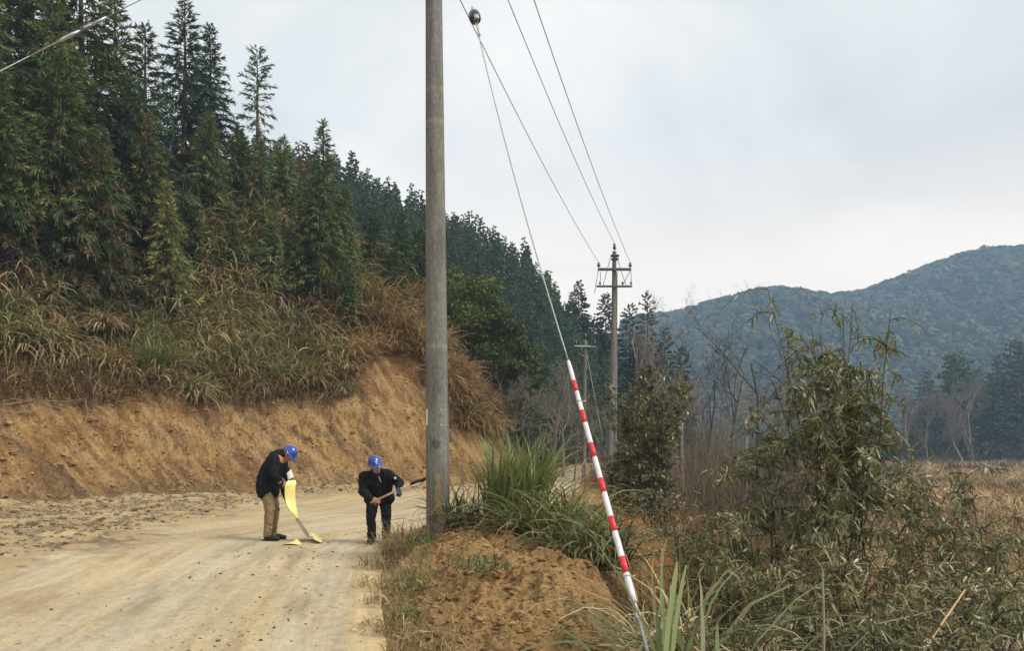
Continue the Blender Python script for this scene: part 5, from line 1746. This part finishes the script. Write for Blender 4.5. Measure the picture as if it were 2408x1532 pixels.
# roots and sticks
for (pts, rad_, lab) in [([(925, 1500), (950, 1512), (985, 1505), (1020, 1490)], .011, 'pale curved root lying at the bottom of the soil heap'),
                         ([(1040, 1302), (1062, 1296), (1088, 1288)], .008, 'short stick lying across the top of the soil heap'),
                         ([(908, 1490), (940, 1500), (975, 1512)], .007, 'thin root below the pale curved one')]:
    P = []
    for (u, v) in pts:
        h = hits([u], [v], 4.5, 14, .02)[0]; P.append(Vector((h[0], h[1], float(terrain(np.array([h[0]]), np.array([h[1]]))[0]) + .02)))
    o = Geo().tube(P, np.linspace(rad_, rad_ * .5, len(P)), 6).obj('stick', M['wood']); tag(o, lab, 'stick')
for (pts, rad_, lab) in [([(10, 965), (90, 952), (150, 960), (215, 950)], .025, 'long dry stick lying on the left bank edge'),
                         ([(205, 955), (212, 985), (205, 1010), (220, 1025)], .016, 'pale root dangling down the left bank'),
                         ([(40, 985), (100, 975), (150, 985)], .018, 'dark dead branch on the left bank edge'),
                         ([(70, 945), (120, 968), (170, 975)], .014, 'crossed thin stick on the left bank edge')]:
    P = []
    for (u, v) in pts:
        h = hits([u], [v], 14, 40, .03)[0]; P.append(Vector((h[0], h[1] - .12, h[2] + .12)))
    o = Geo().tube(P, np.linspace(rad_, rad_ * .5, len(P)), 6).obj('stick', M['twig']); tag(o, lab, 'stick')
# ------------------------------------------------------------------ people
def vec(*a):
    return np.array(a, float)


def hand(g, wrist, d, n, side, curl=1.0, thumb=1.0, r=.0088):
    """palm with five jointed fingers: d along the palm, n out of the back of the hand, side +1/-1 the thumb side"""
    d = vec(*d) / np.linalg.norm(d); n = vec(*n); n = n - d * (n @ d); n /= np.linalg.norm(n)
    s = np.cross(d, n) * side
    w = vec(*wrist)
    for k in range(-1, 2):
        g.limb(w + s * k * .018, w + d * .085 + s * k * .026, .019, .017, 1.0)
    for k, (off, ln) in enumerate(((-.034, .062), (-.012, .078), (.011, .084), (.033, .075))):
        p = w + d * .09 + s * off; a = 0.0
        for j in range(3):
            a += curl * (.75 if j == 0 else .95)
            q = p + (d * math.cos(a) - n * math.sin(a)) * ln * (.45, .32, .25)[j]
            g.limb(p, q, r * (1 - .08 * j), r * (.92 - .08 * j), n=4); p = q
    p = w + d * .03 + s * .036
    q = p + (d * .6 + s * .8 - n * .25) * .036; g.limb(p, q, .0125, .0105, n=4)
    q2 = q + (d * .75 - n * .75 * thumb + s * .1) * .034; g.limb(q, q2, .0105, .009, n=4)


def head(g, c, f, up):
    """head turned so the face looks along f and the crown along up"""
    f = vec(*f) / np.linalg.norm(f); up = vec(*up); up = up - f * (up @ f); up /= np.linalg.norm(up)
    s = np.cross(f, up)
    Rm = np.stack([f, s, up], 1)
    P = lambda x, y, z: vec(*c) + Rm @ vec(x, y, z)
    g.ell(P(-.012, 0, .03), (.093, .074, .095), Rm)            # skull
    g.ell(P(.022, 0, -.035), (.068, .060, .082), Rm)           # face
    g.ell(P(.052, 0, -.098), (.026, .032, .024), Rm)           # chin
    g.limb(P(.088, 0, .012), P(.108, 0, -.026), .009, .014, n=4)   # nose
    g.ell(P(.094, 0, -.032), (.012, .018, .009), Rm)
    for k in (-1, 1):
        g.ell(P(-.012, k * .074, -.012), (.018, .009, .032), Rm)   # ears
        g.ell(P(.066, k * .032, .022), (.018, .026, .010), Rm)     # brows
        g.ell(P(.062, k * .036, -.03), (.018, .02, .02), Rm)       # cheeks
    g.ell(P(.080, 0, -.060), (.012, .026, .007), Rm)           # lips
    g.ell(P(.078, 0, -.071), (.012, .022, .007), Rm)
    return P, Rm


def face_parts(P, Rm, root):
    for k in (-1, 1):
        g = Geo(); g.ell(P(.079, k * .031, .008), (.009, .013, .008), Rm)
        g.obj('eye', M['polew'], root, True)
        g = Geo(); g.ell(P(.0865, k * .031, .006), (.003, .0055, .0055), Rm)
        g.obj('iris', M['iron'], root, True)
    g = Geo(); g.ell(P(.0885, 0, -.0655), (.005, .021, .002), Rm); g.obj('mouth', M['hair'], root, True)


def helmet(P, Rm, root, emblem=True):
    """hard hat: ribbed dome, brim all round, longer peak in front"""
    seg, ring = 32, 9
    V, C = [], []
    for j in range(ring + 1):
        t = j / ring * math.pi / 2
        for i in range(seg):
            a = i * 2 * math.pi / seg
            rx, ry, rz = .142, .116, .128
            ridge = 1 + .035 * math.exp(-(math.sin(a) / .16) ** 2) * math.sin(t) ** .5
            V.append((rx * math.cos(a) * math.cos(t) - .012, ry * math.sin(a) * math.cos(t), rz * math.sin(t) * ridge + .038))
    n1 = len(V)
    for w_, dz in ((.006, -.002), (.020, -.008), (.022, -.013), (.004, -.008)):
        for i in range(seg):
            a = i * 2 * math.pi / seg
            pk = max(0, math.cos(a)) ** 3 * .046 if w_ > .01 else 0
            V.append(((.142 + w_ + pk) * math.cos(a) - .012, (.116 + w_ * .8) * math.sin(a), .038 + dz - pk * .28))
    F4 = []
    for j in range(ring):
        for i in range(seg):
            i2 = (i + 1) % seg
            F4.append((j * seg + i, j * seg + i2, (j + 1) * seg + i2, (j + 1) * seg + i))
    rows = [0] + [n1 + k * seg for k in range(4)]
    for a, b in zip(rows[:-1], rows[1:]):
        for i in range(seg):
            i2 = (i + 1) % seg
            F4.append((b + i, b + i2, a + i2, a + i))
    V = (np.array(V) * np.array([.87, .88, .95])) @ Rm.T + P(0, 0, 0)
    o = Geo().add(V, F4).obj('helmet', M['helmet'], root, True)
    if emblem:
        e = Geo(); q = P(.105, 0, .094)
        fr = Rm @ np.array([[math.cos(-.45), 0, math.sin(-.45)], [0, 1, 0], [-math.sin(-.45), 0, math.cos(-.45)]])
        e.ell(q, (.004, .017, .017), fr)
        e.obj('emblem', M['emblem'], o, True)
        e = Geo(); e.box(P(.116, 0, .063), (.004, .04, .007), fr); e.obj('lettering', M['emblem'], o)
    return o


def shoe(g, heel, d, up=0.0, L=.275, w=.047):
    d = vec(*d) / np.linalg.norm(d); h = vec(*heel)
    s = np.array([-d[1], d[0], 0])
    Rm = np.stack([d, s, vec(0, 0, 1)], 1)
    g.ell(h + d * .055 + vec(0, 0, .05), (.062, w * .85, .05), Rm)
    g.ell(h + d * .13 + vec(0, 0, .043), (.085, w * .92, .043), Rm)
    g.ell(h + d * .205 + vec(0, 0, .034), (.068, w, .034), Rm)
    g.limb(h + d * .06 + vec(0, 0, .05), h + d * .055 + vec(0, 0, .105), .048, .046)


def sole(heel, d, root, w=.05):
    d = vec(*d) / np.linalg.norm(d); s = np.array([-d[1], d[0], 0]); h = vec(*heel)
    pr = [(-.008, .030), (.03, .040), (.10, .038), (.17, .047), (.225, .045), (.262, .030), (.275, .006)]
    out = [h + d * x + s * y for x, y in pr] + [h + d * x - s * y for x, y in reversed(pr)]
    n = len(out); V = [p + vec(0, 0, .001) for p in out] + [p + vec(0, 0, .02) for p in out]
    V += [h + d * .13 + vec(0, 0, .02)]
    F4 = [(i, (i + 1) % n, n + (i + 1) % n, n + i) for i in range(n)]
    F3 = [(n + i, n + (i + 1) % n, 2 * n) for i in range(n)]
    return Geo().add(V, F4, F3)


# ---------------- the man on the left: seen from his right side, stooping over the yellow sheet
MY = 13.2
O1 = at(642, 1271, MY); O1.z = float(terrain(np.array([O1.x]), np.array([MY]))[0])
man = thing('person', 'man in blue helmet, black jacket and khaki trousers holding up a yellow sheet', 'person', O1)
b = Geo()
hf, hu = (.53, -.10, -.83), (.85, -.05, .50)
HP1, HR1 = head(b, (.262, 0, 1.425), hf, hu)
b.limb((.13, 0, 1.40), (.215, 0, 1.42), .062, .056)
b.limb((-.04, 0, .95), (.00, 0, 1.12), .135, .13, 1.15); b.limb((.0, 0, 1.12), (.09, 0, 1.34), .125, .125, 1.25)
b.limb((.09, -.15, 1.34), (.09, .15, 1.34), .075, .075)
el_r, wr_r = vec(.10, -.27, 1.10), vec(.185, -.16, .955)
el_l, wr_l = vec(.14, .25, 1.10), vec(.25, .12, .975)
for sh_, e_, w_ in (((.10, -.20, 1.34), el_r, wr_r), ((.10, .20, 1.34), el_l, wr_l)):
    b.limb(sh_, e_, .052, .042); b.limb(e_, w_, .042, .029)
hand(b, wr_r, (.10, .045, -.03), (-.35, -1, .35), 1, .8)
hand(b, wr_l, (.10, -.04, -.04), (-.2, 1, .5), -1, .8)
for sgn, hip, kn, an in ((-1, (-.075, -.085, .90), (-.035, -.09, .48), (-.075, -.09, .09)), (1, (-.065, .085, .90), (-.01, .09, .48), (-.045, .09, .09))):
    b.limb(hip, kn, .085, .055); b.limb(kn, an, .055, .038)
    b.limb(an, vec(*an) + vec(.11, 0, -.045), .030, .022)
b.fused('body', M['skin'], man, .0075, 2)
face_parts(HP1, HR1, man)
hr = Geo()
hr.ell(HP1(-.035, 0, .012), (.082, .079, .072), HR1); hr.ell(HP1(-.06, 0, -.03), (.045, .06, .05), HR1)
hr.fused('hair', M['hair'], man, .01, 2)
hl = helmet(HP1, HR1, man, False)
g = Geo()
for k in (-1, 1):
    g.tube([HP1(.0, k * .112, .035), HP1(.015, k * .082, -.03), HP1(.04, k * .05, -.095), HP1(.05, 0, -.122)], .006, 5)
    g.tube([HP1(-.10, k * .07, .03), HP1(-.045, k * .085, -.02), HP1(.012, k * .084, -.03)], .006, 5)
g.obj('chin_strap', M['strap'], man)
g = Geo(); g.limb(HP1(-.13, 0, .025), HP1(-.125, 0, .0), .018, .014); g.obj('helmet_knob', M['iron'], man, True)
# trousers
t = Geo()
for s_ in (-1, 1):
    y_ = .088 * s_; dx_ = .0 if s_ < 0 else .03
    t.limb((-.085 + dx_ * .4, y_, .95), (-.065 + dx_ * .6, y_, .76), .128, .108, .85)
    t.limb((-.065 + dx_ * .6, y_, .76), (-.025 + dx_, y_, .50), .106, .086, .92)
    t.limb((-.025 + dx_, y_, .50), (-.065 + dx_, y_, .105), .084, .068, .92)
    for zz, xx in ((.17, -.075), (.22, -.04), (.30, -.055), (.46, -.04), (.53, .0)):      # folds
        t.limb((xx + dx_ - .03, y_ - .07 * s_, zz + .015), (xx + dx_ + .055, y_ - .05, zz - .012), .026, .022)
t.limb((-.085, -.05, .93), (-.085, .05, .93), .125, .125)
t.fused('trousers', M['khaki'], man, .010, 3, .009)
# jacket: hangs straight behind, hem slanting down to the front
j = Geo()
for (p0, p1, r0, r1, fl) in [((-.105, 0, .86), (-.095, 0, 1.02), .168, .160, 1.35), ((-.11, 0, .80), (-.105, 0, .9), .150, .165, 1.38), ((-.16, 0, .83), (-.15, 0, .95), .11, .12, 1.5), ((-.095, 0, 1.02), (-.035, 0, 1.20), .152, .150, 1.40),
                             ((-.035, 0, 1.20), (.055, 0, 1.37), .148, .120, 1.55), ((.055, 0, 1.37), (.115, 0, 1.43), .112, .085, 1.3),
                             ((.0, 0, .80), (.02, 0, 1.0), .095, .11, 1.6), ((.02, 0, 1.0), (.095, 0, 1.27), .11, .10, 1.6),
                             ((.005, 0, .775), (.03, 0, .745), .062, .045, 2.3), ((-.235, 0, .885), (-.20, 0, .95), .040, .05, 2.4)]:
    j.limb(p0, p1, r0, r1, fl)
j.limb((.09, -.03, 1.42), (.165, -.035, 1.425), .085, .070); j.limb((.09, .03, 1.42), (.165, .035, 1.425), .085, .070)
j.limb((.13, 0, 1.475), (.155, 0, 1.475), .04, .035)
j.limb((.08, -.19, 1.35), el_r + vec(-.005, 0, 0), .090, .075); j.limb(el_r, wr_r + vec(-.01, -.005, .01), .074, .056)
j.limb((.08, .19, 1.35), el_l, .088, .075); j.limb(el_l, wr_l + vec(-.01, 0, .01), .072, .056)
for k in range(5):
    z_ = 1.12 + .05 * k
    j.limb((.05 + .01 * k, -.31 + .006 * k, z_), (.15, -.27, z_ - .035), .022, .018)
j.limb((.13, 0, 1.34), (.135, 0, 1.39), .07, .06, 1.2)
j.fused('jacket', M['black'], man, .011, 3, .018)
for hx, hy, yaw in ((-.125, -.09, -.10), (-.075, .10, .06)):
    dd_ = (math.cos(yaw), math.sin(yaw), 0)
    g = Geo(); shoe(g, (hx, hy, .012), dd_)
    so = g.fused('shoe', M['shoe'], man, .009, 2)
    sole((hx - .012, hy, 0), dd_, so).obj('sole', M['sole'], so)

# ---------------- the man on the right: faces the camera, leaning, shovel across his body
MY2 = 12.85
O2 = at(886, 1279, MY2); O2.z = float(terrain(np.array([O2.x]), np.array([MY2]))[0])
man2 = thing('person', 'man in blue helmet and black work clothes holding a shovel beside the near pole', 'person', O2)
b = Geo()
hf2, hu2 = (.46, -.82, -.36), (-.20, -.34, .90)
HP2, HR2 = head(b, (.015, -.215, 1.278), hf2, hu2)
b.limb((.02, -.06, 1.10), (.015, -.15, 1.21), .055, .052)
b.limb((.02, .06, .74), (.02, .02, .92), .13, .125, .8); b.limb((.02, .03, .92), (.015, -.01, 1.06), .12, .11, .75)
b.limb((-.15, -.05, 1.08), (.18, -.05, 1.10), .055, .055)
sL, eL, wL = vec(-.19, -.07, 1.07), vec(-.205, -.10, .845), vec(-.02, -.27, .735)       # his right arm (picture left)
sR, eR, wR = vec(.215, -.07, 1.095), vec(.375, -.12, .985), vec(.385, -.24, .885)        # his left arm
SH0, SH1 = vec(.035, -.30, .715), vec(.66, -.20, 1.005)                                   # shovel handle
shd = (SH1 - SH0) / np.linalg.norm(SH1 - SH0)
for s_, e_, w_ in ((sL, eL, wL), (sR, eR, wR)):
    b.limb(s_, e_, .050, .041); b.limb(e_, w_, .041, .029)
hand(b, wL + vec(.012, 0, -.004), (.085, -.03, -.03), (-.1, -1, .25), 1, 1.25)
for hip, kn, an in (((-.07, .05, .70), (-.085, -.02, .40), (-.08, .02, .09)), ((.12, .07, .70), (.135, .04, .42), (.125, .16, .09))):
    b.limb(hip, kn, .082, .055); b.limb(kn, an, .055, .038); b.limb(an, vec(*an) + vec(0, -.10, -.045), .030, .022)
b.fused('body', M['skin'], man2, .0075, 2)
face_parts(HP2, HR2, man2)
hr = Geo(); hr.ell(HP2(-.035, 0, .012), (.082, .079, .072), HR2); hr.ell(HP2(-.06, 0, -.03), (.045, .06, .05), HR2)
hr.fused('hair', M['hair'], man2, .01, 2)
helmet(HP2, HR2, man2, True)
g = Geo(); hand(g, wR, (.02, -.05, -.075), (.7, -.5, .35), -1, 1.3, r=.0105); g.limb(eR * .25 + wR * .75, wR, .040, .036)
g.fused('glove', M['glove'], man2, .0085, 2)
t = Geo()
for p0, p1, p2, p3 in (((-.075, .06, .80), (-.082, .02, .60), (-.088, -.02, .40), (-.08, .02, .065)), ((.125, .07, .80), (.135, .06, .60), (.145, .04, .42), (.13, .16, .065))):
    t.limb(p0, p1, .115, .098, .9); t.limb(p1, p2, .098, .078, .95); t.limb(p2, p3, .078, .068, .95)
    for zz in (.13, .17, .38, .44):
        q = vec(*p3) + (vec(*p2) - vec(*p3)) * ((zz - .085) / .32)
        t.limb(q + vec(-.05, -.05, .01), q + vec(.05, -.055, -.01), .024, .02)
t.limb((-.05, .06, .80), (.10, .06, .80), .115, .115, .9)
t.fused('trousers', M['blacktrs'], man2, .010, 3, .012)
j = Geo()
for (p0, p1, r0, r1, fl) in [((-.07, .05, .76), (-.10, .02, .95), .115, .125, 1.0), ((.12, .05, .76), (.13, .02, .95), .115, .122, 1.0), ((.02, .05, .74), (.02, 0, .95), .13, .14, 1.0),
                             ((-.10, .02, .95), (-.12, -.07, 1.09), .125, .092, 1.0), ((.13, .02, .95), (.14, -.07, 1.11), .122, .092, 1.0), ((.02, 0, .95), (.015, -.06, 1.09), .14, .105, 1.0)]:
    j.limb(p0, p1, r0, r1, fl)
j.limb((-.15, -.06, 1.09), (.18, -.06, 1.12), .085, .085)
j.limb((-.06, -.03, 1.13), (.10, -.03, 1.13), .075, .073); j.limb((-.01, -.035, 1.15), (.05, -.04, 1.15), .075, .073)
j.limb(sL, eL, .088, .076); j.limb(eL, wL + vec(-.03, .01, .01), .076, .054)
j.limb(sR, eR, .086, .074); j.limb(eR, eR * .3 + wR * .7, .072, .056)
j.limb((-.12, .03, .73), (.19, .03, .73), .105, .105)
j.fused('jacket', M['black'], man2, .011, 3, .017)
g = Geo(); g.tube([(.062, -.185, 1.09), (.078, -.182, 1.05), (.092, -.165, 1.0)], .0065, 6); g.obj('zip', M['strap'], man2)
g = Geo(); g.ell((.325, -.197, 1.062), (.019, .008, .019)); g.obj('sleeve_badge', M['emblem'], man2, True)
for hx, hy, dd_ in ((-.080, .10, (-.10, -1, 0)), (.13, .24, (.12, -1, 0))):
    g = Geo(); shoe(g, (hx, hy, .012), dd_)
    so = g.fused('shoe', M['shoe'], man2, .009, 2)
    sole((hx, hy + .012, 0), dd_, so).obj('sole', M['sole'], so)

# shovel held by him
shov = thing('shovel', 'shovel with pale wooden handle and dark blade held across the body', 'shovel', O2)
g = Geo(); g.tube([SH0 - shd * .09, SH0 + shd * .3, SH1], [.0165, .0165, .0155], 10); g.obj('handle', M['wood'], shov, True)
g = Geo(); g.tube([SH1 - shd * .10, SH1 + shd * .02, SH1 + shd * .07], [.020, .022, .028], 10); g.obj('socket', M['iron'], shov, True)
bl = Geo(); nx, nw = 9, 9
nrm = np.cross(shd, vec(0, -1, .25)); nrm /= np.linalg.norm(nrm); wv = np.cross(nrm, shd)
V = []
for lay in (0, 1):
    for i in range(nx):
        t_ = i / (nx - 1)
        wd = .088 * np.interp(t_, [0, .12, .6, .85, 1], [.45, 1, 1, .75, .12])
        for k in range(nw):
            s_ = (k / (nw - 1) - .5) * 2
            V.append(SH1 + shd * (.05 + .245 * t_) + wv * s_ * wd + nrm * (.022 * s_ * s_ - .02 * t_ * t_ + lay * .004))
F4 = []
for lay in (0, 1):
    o_ = lay * nx * nw
    for i in range(nx - 1):
        for k in range(nw - 1):
            a_ = o_ + i * nw + k; q_ = (a_, a_ + 1, a_ + nw + 1, a_ + nw)
            F4.append(q_ if lay else q_[::-1])
bl.add(V, F4); bl.obj('blade', M['iron'], shov, True)


# ---------------- the yellow sheet: held up in his hands, twisting down to the ground
def zp(zx, zy, Y):
    """survey point read on the enlargement of the left man"""
    return at((720 + zx / 4.377) * .80320, (1270 + zy / 4.377) * .80320, Y)


gz1 = O1.z
Lp = [zp(538, 606, MY - .14), zp(506, 660, MY - .20), zp(497, 720, MY - .19), zp(505, 850, MY - .17), zp(558, 985, MY - .20), zp(692, 1125, MY - .02), zp(768, 1232, MY + .04), zp(812, 1300, MY + .08)]
Rp = [zp(638, 604, MY + .02), zp(645, 640, MY - .03), zp(632, 710, MY - .06), zp(640, 890, MY - .04), zp(664, 1070, MY - .08), zp(640, 1118, MY - .10), zp(718, 1240, MY - .2), zp(792, 1330, MY - .3)]
E1, E2 = zp(970, 1368, MY - .42), zp(975, 1332, MY + .05)
E1.z = gz1 + .012; E2.z = gz1 + .02


def sheet(name, left, right, label, cat, nu=10, sub=5, th=.004):
    def dense(p):
        p = np.array([list(q) for q in p]); n = len(p)
        out = []
        for i in range(n - 1):
            p0, p1, p2, p3 = p[max(i - 1, 0)], p[i], p[i + 1], p[min(i + 2, n - 1)]
            for k in range(sub):
                t_ = k / sub
                out.append(.5 * (2 * p1 + (p2 - p0) * t_ + (2 * p0 - 5 * p1 + 4 * p2 - p3) * t_ ** 2 + (3 * p1 - p0 - 3 * p2 + p3) * t_ ** 3))
        out.append(p[-1]); return np.array(out)
    Ld, Rd = dense(left), dense(right)
    s_ = np.linspace(0, 1, nu)
    V = Ld[:, None, :] * (1 - s_)[None, :, None] + Rd[:, None, :] * s_[None, :, None]
    T_ = np.gradient(V, axis=0); S_ = Rd - Ld
    N__ = np.cross(T_, S_[:, None, :]); N__ /= np.linalg.norm(N__, axis=2)[..., None] + 1e-9
    V = V + N__ * (.012 * np.sin(s_ * math.pi))[None, :, None]
    K = len(Ld)
    i = np.arange(K - 1)[:, None] * nu; j_ = np.arange(nu - 1)[None, :]
    F4 = np.stack([i + j_, i + j_ + 1, i + nu + j_ + 1, i + nu + j_], -1).reshape(-1, 4)
    o = Geo().add(V.reshape(-1, 3), F4).obj(name, M['sheet'], None, True)
    return tag(o, label, cat)


flat_end = [zp(885, 1366, MY - .42), E1]
flat_r = [zp(850, 1275, MY + .18), E2]
sh_o = sheet('yellow_sheet', Lp + flat_end, Rp + flat_r, 'long yellow sheet hanging from his hands and twisting down to the road', 'sheet')
# back of the fold behind it; its shade is put into the dark colour
a_ = [zp(430, 655, MY - .22), zp(440, 720, MY - .2), zp(452, 770, MY - .15), zp(500, 860, MY - .1), zp(545, 975, MY - .12)]
b_ = [zp(505, 655, MY - .12), zp(500, 730, MY - .1), zp(503, 830, MY - .08), zp(530, 900, MY - .05), zp(562, 985, MY - .08)]
o = sheet('shaded_sheet_back', b_, a_, 'shaded back of the folded sheet under his forearm', 'sheet'); o.data.materials[0] = M['iron']
a_ = [zp(440, 1424, MY - .56), zp(560, 1392, MY - .42), zp(640, 1370, MY - .28)]
b_ = [zp(690, 1440, MY - .66), zp(716, 1406, MY - .5), zp(664, 1385, MY - .3)]
for p, h_ in zip(a_ + b_, (.008, .02, .055, .008, .012, .05)): p.z = float(terrain(np.array([p.x]), np.array([p.y]))[0]) + h_
sheet('paper_scrap', b_, a_, 'small torn yellow scrap lying on the road before his shoes', 'scrap', 6, 4)
a_ = [zp(524, 510, MY - .05), zp(540, 600, MY - .05)]; b_ = [zp(580, 458, MY - .02), zp(612, 560, MY - .02)]
o = sheet('booklet', a_, b_, 'white folded papers held at his chest above the yellow sheet', 'papers', 4, 3); o.data.materials[0] = M['paper']
a_ = [zp(400, 646, MY - .33), zp(424, 626, MY - .33)]; b_ = [zp(448, 650, MY - .32), zp(470, 606, MY - .32)]
o = sheet('paper_corner', a_, b_, 'pale yellow corner of paper sticking out under his cuff', 'scrap', 4, 3)
# ------------------------------------------------------------------ haze in the valley air
def build_haze():
    m, N, L = nodes('haze_air')
    out = N.new("ShaderNodeOutputMaterial"); v = N.new("ShaderNodeVolumePrincipled")
    v.inputs['Color'].default_value = (0.45, 0.68, 1.0, 1)
    v.inputs['Density'].default_value = 0.00072
    v.inputs['Anisotropy'].default_value = 0.0
    L.new(v.outputs[0], out.inputs['Volume'])
    o = Geo().box((0, 350, 84), (2100, 1330, 182)).obj('haze', m)
    tag(o, 'thin blue haze in the valley air', 'haze', None, 'stuff')


build_haze()
